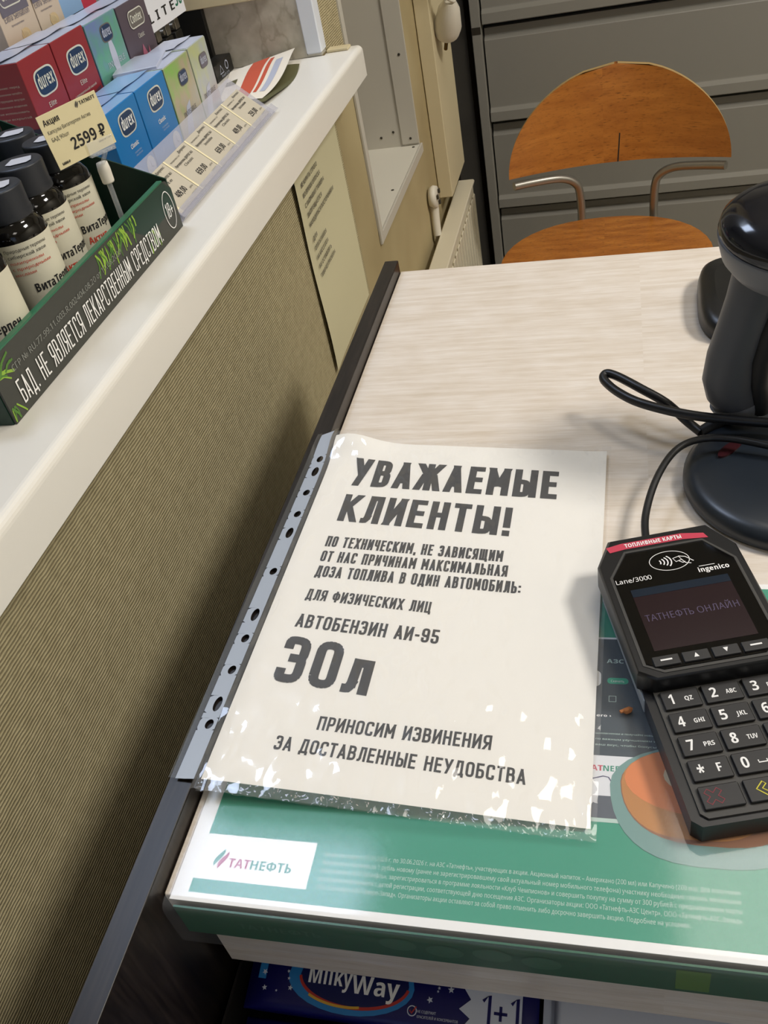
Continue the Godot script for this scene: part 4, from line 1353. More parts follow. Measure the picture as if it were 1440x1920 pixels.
	b.tube(spline([Vector3(0.325, 0.9018, 0.186), Vector3(0.345, 0.9018, 0.196), Vector3(0.38, 0.9018, 0.197), Vector3(0.45, 0.9018, 0.19)]), 0.0017, 8)
	put(b, "lead", M.cord, cc)

# a carton facing the counter: x front plane, z of its near and far edge, foot and top height, depth
func carton(called: String, label: String, xf: float, z0: float, z1: float, y0: float, y1: float, deep: float, m: Material, top: Material, group: String, turn := 0.0) -> Node3D:
	var fr := facing_right(Vector3(xf, y0, (z0 + z1) * 0.5))
	fr.basis = Basis(Vector3.UP, turn) * fr.basis
	var t := thing(called, label, "box", fr, group)
	var w := absf(z1 - z0) - 0.0012
	var h := y1 - y0
	var b := mb()
	b.box(Vector3(-w / 2, 0, -deep), Vector3(w / 2, h, 0), 0.0008)
	put(b, "carton_body", m, t)
	b = mb()
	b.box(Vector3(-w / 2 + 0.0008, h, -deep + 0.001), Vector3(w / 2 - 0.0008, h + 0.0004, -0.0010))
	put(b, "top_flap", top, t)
	b = mb()
	b.grid(func(u, v): return Vector3(lerpf(-w / 2 + 0.001, w / 2 - 0.001, u), h + 0.0006 + 0.0014 * v * v + 0.0005 * sin(u * 7.0 + z0 * 90.0) * v, lerpf(-0.003, -deep * 0.6, 1.0 - v) - deep * 0.25), 6, 4)
	put(b, "loose_flap", top, t)
	return t

func emblem(t: Node3D, cx: float, cy: float, w: float, word: String, rim: Material, fill: Material, ink: Material) -> void:
	var h := w * 0.62
	for e in [["emblem_rim", 1.0, rim, 0.0003], ["emblem_plate", 0.88, fill, 0.0005]]:
		var o := PackedVector2Array()
		for k in 36:
			var a := TAU * k / 36
			o.append(Vector2(cx + signf(cos(a)) * pow(absf(cos(a)), 0.55) * w / 2 * e[1], cy + signf(sin(a)) * pow(absf(sin(a)), 0.55) * h / 2 * (e[1] * 1.06 - 0.06)))
		flat(t, e[0], o, e[2], Transform3D(Basis(), Vector3(0, 0, e[3])))
	txt(t, "emblem_word", word, cx - w * 0.37, cy - h * 0.19, w * 0.74, h * 0.50, ink, Transform3D(Basis(), Vector3(0, 0, 0.0007)), true)

func goods() -> void:
	var S := 1.0312
	# tiered riser under the back rows
	var r := thing("display_riser", "pale stepped riser lifting the back rows of cartons on the ledge", "riser", Transform3D(Basis(), Vector3(-0.28, S, 0)))
	var b := mb()
	b.box(Vector3(-0.056, 0, -0.193), Vector3(0.003, 0.058, 0.135), 0.001)
	put(b, "step", M.tier, r)
	b = mb()
	b.box(Vector3(-0.22, 0, -0.193), Vector3(-0.0562, 0.108, 0.135), 0.001)
	put(b, "step", M.tier, r)
	b = mb()
	b.box(Vector3(-0.22, 0, -0.275), Vector3(-0.095, 0.108, -0.1935), 0.001)
	put(b, "step", M.tier, r)
	var z1 := Transform3D(Basis(), Vector3(0, 0, 0.0004))
	# front row
	for k in 2:
		var zz: Array = [[0.074, 0.0070], [0.0066, -0.0660]][k]
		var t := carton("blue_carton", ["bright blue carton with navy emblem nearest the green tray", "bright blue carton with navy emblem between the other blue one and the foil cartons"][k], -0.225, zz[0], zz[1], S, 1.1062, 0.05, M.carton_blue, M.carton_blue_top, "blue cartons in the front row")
		var w: float = zz[0] - zz[1]
		emblem(t, 0.002, 0.0575, 0.034, "durex", M.emblem_rim, M.emblem_navy, M.white_print)
		txt(t, "product_name", "Classic", -0.007, 0.0355, 0.0175, 0.0040, M.white_print, z1, true)
		txt(t, "small_print", "ПРЕЗЕРВАТИВЫ", -0.003, 0.0300, 0.0150, 0.0014, M.carton_top, z1)
		txt(t, "small_print", "КЛАССИЧЕСКИЕ", -0.002, 0.0272, 0.0150, 0.0014, M.carton_top, z1)
		txt(t, "count_mark", "3", -0.016, 0.012, 0.0025, 0.0045, M.carton_top, z1)
		for e in [["clock_face", 0.0098, M.clock_print, 0.0004], ["clock_inner", 0.0072, M.carton_top, 0.0006]]:
			flat(t, e[0], oval(0.019 + w * 0.02, 0.010, e[1], e[1], 24), e[2], Transform3D(Basis(), Vector3(0, 0, e[3])))
		b = mb(Transform3D(Basis(), Vector3(0, 0, 0.0008)))
		line(b, [Vector2(0.0195, 0.0155), Vector2(0.0195, 0.010), Vector2(0.024, 0.0085)], 0.0006)
		put(b, "clock_hands", M.emblem_navy, t)
	for k in 2:
		var zz: Array = [[-0.0675, -0.1370], [-0.1385, -0.1935]][k]
		var t := carton("foil_carton", ["silvery green foil carton right beside the blue cartons", "pale silver foil carton at the far end of the front row"][k], -0.225, zz[0], zz[1], S, 1.1062 + 0.001 * k, 0.05, [M.foil_green, M.foil_pale][k], M.carton_top, "foil cartons on the ledge")
		emblem(t, 0.006, 0.0560, 0.024, "durex", M.emblem_shadow, [M.emblem_navy, M.carton_slate][k], M.carton_top)
		txt(t, "product_name", "INVISIBLE", -0.018, 0.0215, 0.036, 0.0048, M.carton_slate, z1)
		flat(t, "print_shade", PackedVector2Array([Vector2(-0.022, 0.006), Vector2(-0.004, 0.003), Vector2(0.006, 0.034), Vector2(-0.006, 0.030)]), M.carton_top, Transform3D(Basis(), Vector3(0, 0, 0.0002)))
	# loose flat pack lying across the row
	var fp := thing("flat_pack", "flat silver pack lying on top behind the foil carton", "box", Transform3D(Basis(Vector3.UP, 0.25), Vector3(-0.262, 1.1035, -0.098)))
	b = mb()
	b.box(Vector3(-0.025, 0, -0.035), Vector3(0.022, 0.006, 0.033), 0.0008)
	put(b, "carton_body", M.carton_top, fp)
	# second row on the riser
	var Y2 := S + 0.0585
	for k in 2:
		var zz: Array = [[0.0870, 0.0253], [0.0248, -0.0430]][k]
		var t := carton("red_carton", ["dark red carton with navy emblem, the nearer of two on the riser", "dark red carton with navy emblem beside the blue-green foil carton"][k], -0.282, zz[0], zz[1], Y2, 1.1610, 0.05, M.carton_red, M.carton_top, "red cartons on the riser")
		emblem(t, 0.003, 0.0475, 0.037, "durex", M.emblem_rim, M.emblem_navy, M.emblem_rim)
		txt(t, "product_name", "Elite", -0.006, 0.0268, 0.0130, 0.0042, M.emblem_rim, z1)
		txt(t, "small_print", "с дополнительной смазкой", -0.024, 0.0200, 0.0460, 0.0022, M.emblem_rim, z1)
		flat(t, "colour_wave", PackedVector2Array([Vector2(-0.0295, 0.0), Vector2(0.0295, 0.0), Vector2(0.0295, 0.0175), Vector2(0.015, 0.0155), Vector2(-0.004, 0.0150), Vector2(-0.018, 0.0085), Vector2(-0.0295, 0.0070)]), M.carton_wine, z1)
		flat(t, "colour_foot", PackedVector2Array([Vector2(-0.0295, 0.0), Vector2(0.0295, 0.0), Vector2(0.0295, 0.0085), Vector2(0.008, 0.0050), Vector2(-0.0295, 0.0020)]), M.carton_navy, Transform3D(Basis(), Vector3(0, 0, 0.0006)))
		txt(t, "count_mark", "3", -0.022, 0.006, 0.0022, 0.0042, M.emblem_rim, Transform3D(Basis(), Vector3(0, 0, 0.0008)))
		if k == 0:
			var sd := Transform3D(Basis(Vector3.UP, -PI / 2), Vector3(-(zz[0] - zz[1]) / 2 + 0.0002, 0, 0))
			flat(t, "side_foot", rect(-0.049, 0.0, -0.001, 0.016), M.carton_navy, sd)
			for j in 6: txt(t, "side_print", ["Внимание: перед", "применением читайте", "инструкцию внутри", "упаковки изделия", "не использовать", "при вскрытой"][j], -0.036, 0.052 - j * 0.0052, 0.030, 0.0018, M.carton_beige, sd)
	var t2 := carton("foil_carton", "blue-green shimmering foil carton between the red and the purple carton", -0.282, -0.0445, -0.1170, Y2, 1.1590, 0.05, M.foil_cool, M.carton_top, "foil cartons on the ledge")
	emblem(t2, 0.004, 0.0540, 0.026, "durex", M.emblem_shadow, M.emblem_navy, M.carton_top)
	txt(t2, "product_name", "INVISIBLE", -0.014, 0.0240, 0.040, 0.0052, M.carton_top, z1)
	flat(t2, "glow_print", oval(0.005, 0.030, 0.0065, 0.019), M.carton_top, Transform3D(Basis(), Vector3(0, 0, 0.0002)))
	t2 = carton("purple_carton", "dusky purple carton with a silver capsule logo at the riser's end", -0.282, -0.1185, -0.1920, Y2, 1.1580, 0.05, M.carton_purple, M.carton_top, "")
	b = mb(Transform3D(Basis(), Vector3(0, 0, 0.0008)))
	line(b, Array(rrect(-0.016, 0.0430, 0.022, 0.0590, 0.006)), 0.0012, true)
	put(b, "logo_ring", M.emblem_rim, t2)
	flat(t2, "logo_plate", rrect(-0.0155, 0.0435, 0.0215, 0.0585, 0.006), M.emblem_shadow, Transform3D(Basis(), Vector3(0, 0, 0.0003)))
	txt(t2, "logo_word", "Contex", -0.011, 0.0475, 0.028, 0.0080, M.emblem_rim, Transform3D(Basis(), Vector3(0, 0, 0.0006)), true)
	txt(t2, "product_name", "Classic", -0.004, 0.0320, 0.0155, 0.0045, M.emblem_rim, z1)
	flat(t2, "ribbon_print", PackedVector2Array([Vector2(-0.006, 0.004), Vector2(0.016, 0.002), Vector2(0.013, 0.022), Vector2(0.008, 0.012), Vector2(0.0, 0.026), Vector2(-0.005, 0.018)]), M.carton_pink, z1)
	# third row, cut by the top of the picture
	var Y3 := S + 0.1085
	for k in 2:
		var zz: Array = [[0.0000, -0.0660], [-0.0665, -0.1180]][k]
		var t := carton("beige_carton", ["beige carton with a pale hand print behind the near red carton", "beige carton with a pale hand print behind the far red carton"][k], -0.340, zz[0], zz[1], Y3, Y3 + 0.076, 0.05, M.carton_beige, M.carton_slate, "beige cartons in the back row")
		flat(t, "slate_top", rect(-0.0255, 0.042, 0.0255, 0.075), M.carton_slate, z1)
		b = mb(Transform3D(Basis(), Vector3(0, 0, 0.0006)))
		line(b, Array(rrect(-0.021, 0.049, 0.017, 0.066, 0.006)), 0.0012, true)
		put(b, "logo_ring", M.emblem_rim, t)
		txt(t, "logo_word", "Contex", -0.016, 0.054, 0.028, 0.008, M.emblem_rim, Transform3D(Basis(), Vector3(0, 0, 0.0006)), true)
		txt(t, "product_name", "Extra Sensation", -0.024, 0.0375, 0.047, 0.0052, M.carton_slate, Transform3D(Basis(), Vector3(0, 0, 0.0007)))
		txt(t, "small_print", "презервативы", -0.016, 0.0325, 0.024, 0.0018, M.carton_slate, z1)
		flat(t, "hand_print", oval(0.004, 0.0215, 0.0085, 0.0062, 20), M.hand_print, z1)
		for j in 4:
			b = mb(Transform3D(Basis(), Vector3(0, 0, 0.0007)))
			line(b, [Vector2(0.0 + j * 0.0028, 0.0205 - j * 0.0006), Vector2(-0.0012 + j * 0.0026, 0.0275 - j * 0.0010)], 0.0016)
			put(b, "hand_finger", M.cup_foam, t)
	t2 = carton("blue_black_carton", "light blue and black carton at the top behind the foil carton", -0.352, -0.135, -0.185, Y3, Y3 + 0.07, 0.04, M.carton_blue_top, M.carton_top, "")
	flat(t2, "black_foot", rect(-0.024, 0.0, 0.024, 0.014), M.black_card, z1)
	t2 = carton("black_red_carton", "black carton with a red panel at the top behind the purple carton", -0.376, -0.200, -0.262, Y3, Y3 + 0.07, 0.04, M.black_card, M.black_card, "")
	flat(t2, "red_panel", rect(-0.008, 0.0, 0.029, 0.069), M.red_print, z1)
	# lighter rack beside the marble panel
	var lr := thing("lighter_rack", "black lighter rack with a small recycling mark beside the marble panel", "rack", Transform3D(Basis(), Vector3(-0.30, S, -0.30)))
	b = mb()
	b.box(Vector3(-0.069, 0, -0.0555), Vector3(-0.004, 0.046, 0.102), 0.001)
	put(b, "rack_body", M.black_card, lr)
	b = mb()
	b.box(Vector3(-0.069, 0, -0.0690), Vector3(0.0105, 0.125, -0.0560), 0.001)
	put(b, "rack_side", M.black_card, lr)
	b = mb()
	b.box(Vector3(0.0108, 0, -0.061), Vector3(0.032, 0.020, 0.004), 0.001)
	var ft := put(b, "rack_foot", M.black_card, lr)
	var ff := facing_right(Vector3(0.0323, 0, -0.029))
	b = mb(ff)
	line(b, [Vector2(-0.018, 0.007), Vector2(-0.012, 0.016), Vector2(-0.005, 0.007)], 0.0014, true)
	line(b, Array(oval(0.009, 0.012, 0.005, 0.0048, 10)), 0.0014, true)
	put(b, "recycling_mark", M.carton_top, ft)
	txt(ft, "mark_text", "PAP 21", -0.014, 0.002, 0.026, 0.0026, M.carton_top, ff)
	var sg := put(rack_sign(), "header_card", M.sign_white, lr)
	var sf := facing_right(Vector3(0.0037, 0.082, 0.038))
	txt(sg, "header_text", "L I T E", -0.044, 0.008, 0.078, 0.0100, M.ink, sf, true)
	txt(sg, "header_number", "50", 0.038, 0.009, 0.022, 0.0150, M.sign_green, sf, true)
	for k in 4:
		var lt := thing("cigarette_lighter", "black lighter with a metal hood in the rack, " + ["nearest the purple carton", "second from the purple carton", "third from the purple carton", "nearest the marble panel"][k], "lighter", Transform3D(Basis(), Vector3(-0.313, S + 0.0465, -0.222 - k * 0.030)), "lighters in the rack")
		b = mb()
		b.box(Vector3(-0.006, 0, -0.011), Vector3(0.006, 0.018, 0.011), 0.002)
		put(b, "lighter_body", M.black_card, lt)
		b = mb()
		b.box(Vector3(-0.005, 0.0182, -0.009), Vector3(0.0055, 0.030, 0.004), 0.001)
		put(b, "lighter_hood", M.lighter_metal, lt)
		b = mb()
		b.tube([Vector3(-0.004, 0.024, 0.0075), Vector3(0.004, 0.024, 0.0075)], 0.0032, 12)
		put(b, "spark_wheel", M.lighter_metal, lt)
	b = mb()
	b.box(Vector3(-0.335, 1.107, -0.3634), Vector3(-0.195, 1.15, -0.350), 0.001)
	struct("trim_7", b, M.cream, "beige board fixed across the marble panel")
	# leaflets
	var lv := thing("leaflet", "white leaflet with a red stripe lying curled by the marble panel", "leaflet", Transform3D(Basis(), Vector3(-0.2, S, -0.27)))
	var sheet := func(u: float, v: float, lift: float) -> Vector3:
		# u across towards the room, v from the far end to the near one
		var a := Vector3(-0.262, 0, -0.330).lerp(Vector3(-0.180, 0, -0.362), u)
		var c := Vector3(-0.232, 0, -0.200).lerp(Vector3(-0.176, 0, -0.193), u)
		var p := a.lerp(c, v)
		if u > 0.5: p.x += 0.010 * sin(v * PI) * (u - 0.5) * 2.0
		return p - Vector3(-0.2, 0, -0.27) + Vector3(0, 0.004 + lift + 0.010 * pow(1.0 - v, 3.0) * u + 0.007 * u * sin(v * PI) + 0.0035 * sin(v * 6.0) * u, 0)
	b = mb()
	b.grid(func(u, v): return sheet.call(u, v, 0.0), 14, 20)
	put(b, "paper", M.leaflet, lv)
	b = mb()
	b.grid(func(u, v): return sheet.call(0.36 + 0.26 * u, v, 0.0003), 6, 20)
	put(b, "red_stripe", M.leaflet_red, lv)
	b = mb()
	b.grid(func(u, v): return sheet.call(0.66 + 0.06 * u, 0.1 + v * 0.75, 0.0003), 2, 20)
	put(b, "print_row", M.leaflet_red, lv)
	b = mb()
	b.grid(func(u, v): return sheet.call(0.78 + 0.10 * u, 0.25 + v * 0.6, 0.0003), 2, 20)
	put(b, "print_row", M.carton_top, lv)
	b = mb()
	b.grid(func(u, v): return sheet.call(0.02 + 0.2 * u, 0.42 + v * 0.14, 0.0004), 4, 4)
	put(b, "dark_patch", M.leaflet_olive, lv)
	var l2 := thing("leaflet", "olive leaflet lying under the red striped one", "leaflet", Transform3D(Basis(), Vector3(-0.2, S, -0.24)))
	b = mb()
	b.grid(func(u, v): return Vector3(lerpf(-0.03, 0.032 + 0.010 * sin(v * 3.0), u), 0.0008 + 0.002 * sin(v * 5.0 + u * 3.0) * u + 0.001, lerpf(-0.09, 0.064, v)), 10, 16)
	put(b, "paper", M.leaflet_olive, l2)

func rack_sign() -> MB:
	var b := mb()
	b.box(Vector3(0.0015, 0.081, -0.0265), Vector3(0.0035, 0.135, 0.100))
	return b

func bend_round(b: MB, r: float, centre: float) -> void:
	# bends a flat patch round a standing cylinder; x runs round it to the right, the patch's middle faces the angle
	for k in b.v.size():
		var p := b.v[k]
		var a := centre + p.x / r
		b.v[k] = Vector3(cos(a) * (r + p.z), p.y, sin(a) * -(r + p.z))
		b.n[k] = Vector3(cos(a), 0, -sin(a))

func tray() -> void:
	var S := 1.0312
	var Z0 := 0.447
	var Z1 := 0.155
	var L := Z0 - Z1
	var fr := facing_right(Vector3(-0.142, S, (Z0 + Z1) * 0.5))
	var t := thing("display_tray", "dark green card display tray with a Russian warning along its front", "tray", fr)
	var b := mb()
	var h := L / 2
	b.prism(PackedVector2Array([Vector2(-h, 0), Vector2(h, 0), Vector2(h, 0.033), Vector2(h - 0.006, 0.041), Vector2(h - 0.012, 0.0425), Vector2(-h, 0.0425)]), -0.0015, 0.0)
	put(b, "front_panel", M.tray_charcoal, t)
	b = mb()
	b.box(Vector3(-h, 0.0425, -0.0045), Vector3(h - 0.012, 0.0440, 0.0004), 0.0004)
	put(b, "front_edge", M.tray_edge, t)
	for s in [-1.0, 1.0]:
		b = mb(Transform3D(Basis(Vector3.UP, PI / 2), Vector3(s * h, 0, 0)))
		b.prism(PackedVector2Array([Vector2(0.0018, 0), Vector2(0.132, 0), Vector2(0.132, 0.104), Vector2(0.058, 0.066), Vector2(0.0018, 0.041)]), -0.0008, 0.0008)
		put(b, "side_panel", M.tray_green, t)
	b = mb()
	b.box(Vector3(-h + 0.001, 0, -0.1335), Vector3(h - 0.001, 0.104, -0.1322))
	put(b, "back_panel", M.tray_green, t)
	b = mb()
	b.box(Vector3(-h + 0.001, 0, -0.132), Vector3(h - 0.001, 0.0012, -0.0018))
	put(b, "floor_panel", M.tray_green, t)
	# print of the front
	var f := func(k: float) -> Transform3D: return Transform3D(Basis(), Vector3(0, 0, 0.00015 + 0.00012 * k))
	flat(t, "green_print", PackedVector2Array([Vector2(0.045, 0.0423), Vector2(0.085, 0.018), Vector2(h - 0.001, 0.019), Vector2(h - 0.001, 0.033), Vector2(h - 0.012, 0.0423)]), M.tray_green, f.call(0))
	var rng := RandomNumberGenerator.new()
	rng.seed = 5
	for cl in [[0.020, 0.0405, 22, 0.030, -1.0], [0.055, 0.0415, 12, 0.02, -1.0], [0.095, 0.020, 7, 0.012, -1.0], [-0.142, 0.030, 10, 0.008, 0.4], [-0.142, 0.010, 6, 0.006, -0.9]]:
		for k in cl[2]:
			var x: float = cl[0] + rng.randf_range(-1, 1) * cl[3]
			var a: float = -PI / 2 + rng.randf_range(-0.7, 0.5) if cl[4] < 0.0 else rng.randf_range(-0.5, 0.7)
			var len := rng.randf_range(0.008, 0.019)
			x = maxf(x, -h + 0.002)
			var p := [Vector2(x, cl[1]), Vector2(x, cl[1]) + Vector2.from_angle(a + 0.25) * len * 0.5, Vector2(x, cl[1]) + Vector2.from_angle(a) * len]
			for q in 3: p[q] = Vector2(clampf(p[q].x, -h + 0.001, h - 0.014), clampf(p[q].y, 0.001, 0.0418))
			b = mb(f.call(0.5 + k * 0.05))
			line(b, p, rng.randf_range(0.0008, 0.0019))
			put(b, "leaf_print", M.leaf_bright if rng.randf() < 0.5 else M.leaf_mid, t)
	b = mb(f.call(3))
	strokes(b, "БАД. НЕ ЯВЛЯЕТСЯ ЛЕКАРСТВЕННЫМ СРЕДСТВОМ.", 0.236, 0.0158, 0.075, func(x: float, y: float) -> Vector3: return Vector3(-0.131 + x, 0.0055 + y, 0), 0.17, 0.34)
	put(b, "warning_text", M.white_print, t)
	txt(t, "register_text", "СГР № RU.77.99.11.003.R.002404.08.20 от 11.08.2020", -0.128, 0.0265, 0.165, 0.0040, M.tray_grey_print, f.call(3))
	b = mb(f.call(3))
	line(b, Array(oval(0.1305, 0.0205, 0.0095, 0.0150, 32)), 0.0008, true)
	put(b, "age_ring", M.white_print, t)
	b = mb(f.call(3))
	strokes(b, "18+", 0.0125, 0.0120, 0.085, func(x: float, y: float) -> Vector3: return Vector3(0.1243 + x, 0.0148 + y, 0), 0.12, 0.3)
	put(b, "age_text", M.white_print, t)
	# bottles: [x, z, turn of the label, label, kind]
	var spots := [[-0.1710, 0.3320, -0.30, "dark capsule bottle with cream label, second from the near end of the green tray"], [-0.1800, 0.2860, -0.30, "dark capsule bottle with cream label, third from the near end of the green tray"], [-0.1830, 0.2395, -0.25, "dark capsule bottle with cream label under the price tag"], [-0.1690, 0.3900, -1.1, "dark capsule bottle turned aside at the near end of the green tray"], [-0.2260, 0.2150, -0.3, "dark capsule bottle standing behind the price tag in the green tray"], [-0.222, 0.310, -0.3, "dark capsule bottle in the rear rank of the green tray"], [-0.218, 0.362, -0.3, "dark capsule bottle behind the near end bottle in the green tray"]]
	for e in spots:
		var o := thing("capsule_bottle", e[3], "bottle", Transform3D(Basis(), Vector3(e[0], S + 0.0013, e[1])), "capsule bottles in the green tray")
		b = mb()
		b.lathe([Vector2(0, 0), Vector2(0.0198, 0), Vector2(0.0216, 0.002), Vector2(0.0218, 0.074), Vector2(0.0210, 0.079), Vector2(0.0180, 0.0835), Vector2(0.0160, 0.085), Vector2(0.0160, 0.089)], 36)
		put(b, "glass_body", M.bottle, o)
		b = mb()
		b.lathe([Vector2(0.0165, 0.0855), Vector2(0.0176, 0.0860), Vector2(0.0176, 0.0900), Vector2(0.0171, 0.0905), Vector2(0.0173, 0.1042), Vector2(0.0164, 0.1058), Vector2(0.0, 0.1062)], 36)
		put(b, "cap", M.bottle_cap, o)
		b = mb(Transform3D(Basis(Vector3.UP, 0.4), Vector3(0.002, 0.1066, 0)) * lying(Vector3()))
		b.prism(PackedVector2Array([Vector2(-0.009, -0.005), Vector2(-0.005, -0.008), Vector2(0.006, -0.008), Vector2(0.009, -0.004), Vector2(0.008, 0.006), Vector2(-0.006, 0.007)]), 0.0, 0.0)
		put(b, "cap_sticker", M.sticker, o)
		var R := 0.0220
		b = mb()
		b.grid(func(u, v): return Vector3(lerpf(0.033, -0.033, u), lerpf(0.008, 0.074, v), 0.0001), 28, 2)
		bend_round(b, R, e[2])
		put(b, "paper_label", M.bottle_label, o)
		var rows := [["Природные терпены", -0.026, 0.0690, 0.030, 0.0022, M.ink, false], ["сибирской хвои", -0.025, 0.0650, 0.027, 0.0022, M.ink, false], ["полипренолы", -0.025, 0.0608, 0.023, 0.0021, M.label_red, false], ["с природными", -0.025, 0.0568, 0.027, 0.0021, M.label_red, false], ["маслами", -0.025, 0.0528, 0.014, 0.0021, M.label_red, false], ["ВитаТерпен", -0.016, 0.0400, 0.036, 0.0058, M.ink, true], ["Актив", -0.014, 0.0310, 0.0175, 0.0052, M.label_red, true], ["способствует нормальной", -0.016, 0.0225, 0.040, 0.0024, M.ink, false], ["работе печени и кишечника", -0.016, 0.0175, 0.040, 0.0024, M.ink, false]]
		for q in rows:
			b = mb()
			text_mesh(b, q[0], q[1], q[2], q[3], q[4], q[6])
			for k in b.v.size(): b.v[k].z = 0.0004
			bend_round(b, R, e[2])
			put(b, "label_text", q[5], o)
	# price tag on its stick
	var nrm := Vector3(0.8, 0, 0.6)
	var tb := Basis(Vector3(0.6, 0, -0.8), Vector3.UP, nrm)
	var g := thing("price_tag", "cream price tag on a clear stick standing in the green tray", "price tag", Transform3D(tb, Vector3(-0.152, S + 0.0013, 0.228)))
	# tag plane stands in front of the stick; its middle in local coordinates
	var tilt := Transform3D(Basis(Vector3.BACK, 0.075), Vector3(-0.0144, 0.1107, 0.0140))
	b = mb(tilt)
	b.box(Vector3(-0.0238, -0.0185, -0.0003), Vector3(0.0238, 0.0185, 0.0003))
	put(b, "card", M.tag_paper, g)
	var pf := tilt * Transform3D(Basis(), Vector3(0, 0, 0.0005))
	txt(g, "tag_text", "Акция", -0.0210, 0.0110, 0.0125, 0.0042, M.ink, pf, true)
	txt(g, "tag_text", "Капсулы Витатерпен Актив", -0.0205, 0.0052, 0.0345, 0.0026, M.grey_ink, pf)
	txt(g, "tag_text", "БАД 90шт", -0.0200, 0.0000, 0.0135, 0.0026, M.grey_ink, pf)
	txt(g, "tag_price", "2599", -0.0080, -0.0105, 0.0200, 0.0082, M.ink, pf, true)
	rouble(g, 0.0145, -0.0105, 0.0082, pf)
	txt(g, "tag_old_price", "5000", -0.0205, -0.0165, 0.0046, 0.0019, M.ink, pf, true)
	rouble(g, -0.0153, -0.0165, 0.0019, pf)
	flat(g, "strike_line", rect(-0.0207, -0.0158, -0.0148, -0.0154), M.ink, pf)
	txt(g, "tag_unit", "цена за 1 шт.", 0.0115, -0.0135, 0.0105, 0.0013, M.grey_ink, pf)
	txt(g, "tag_logo", "TATNEFT", 0.0095, 0.0140, 0.0125, 0.0024, M.ink, pf, true)
	flame(pf, g, 0.0058, 0.0130, 0.0045, M.grey_ink)
	b = mb()
	b.box(Vector3(-0.0125, 0.0905, 0.0115), Vector3(0.0085, 0.0920, 0.0163), 0.0004)
	b.box(Vector3(-0.0125, 0.0920, 0.0151), Vector3(0.0085, 0.1010, 0.0159), 0.0003)
	b.tube([Vector3(0, 0.0812, 0.003), Vector3(0, 0.0908, 0.0135)], 0.0018, 8)
	put(b, "clip", M.clear_plastic, g)
	b = mb()
	b.lathe([Vector2(0, 0.066), Vector2(0.0042, 0.066), Vector2(0.0046, 0.067), Vector2(0.0048, 0.076), Vector2(0.0042, 0.081), Vector2(0, 0.0815)], 20)
	put(b, "joint", M.plug, g)
	b = mb()
	b.tube([Vector3(0, 0.0, 0), Vector3(0, 0.0662, 0)], 0.0021, 10)
	put(b, "stick", M.clear_plastic, g)

# the rouble sign: a P with a bar through its stem
func rouble(g: Node3D, x: float, y: float, cap: float, pf: Transform3D) -> void:
	var b := mb(pf)
	text_mesh(b, "Р", x + cap * 0.12, y, cap * 0.52, cap, true)
	b.quad(Vector3(x, y + cap * 0.17, 0), Vector3(x + cap * 0.48, y + cap * 0.17, 0), Vector3(x + cap * 0.48, y + cap * 0.29, 0), Vector3(x, y + cap * 0.29, 0), Vector3(0, 0, 1))
	b.quad(Vector3(x, y + cap * 0.38, 0), Vector3(x + cap * 0.2, y + cap * 0.38, 0), Vector3(x + cap * 0.2, y + cap * 0.50, 0), Vector3(x, y + cap * 0.50, 0), Vector3(0, 0, 1))
	put(b, "rouble_sign", M.ink, g)

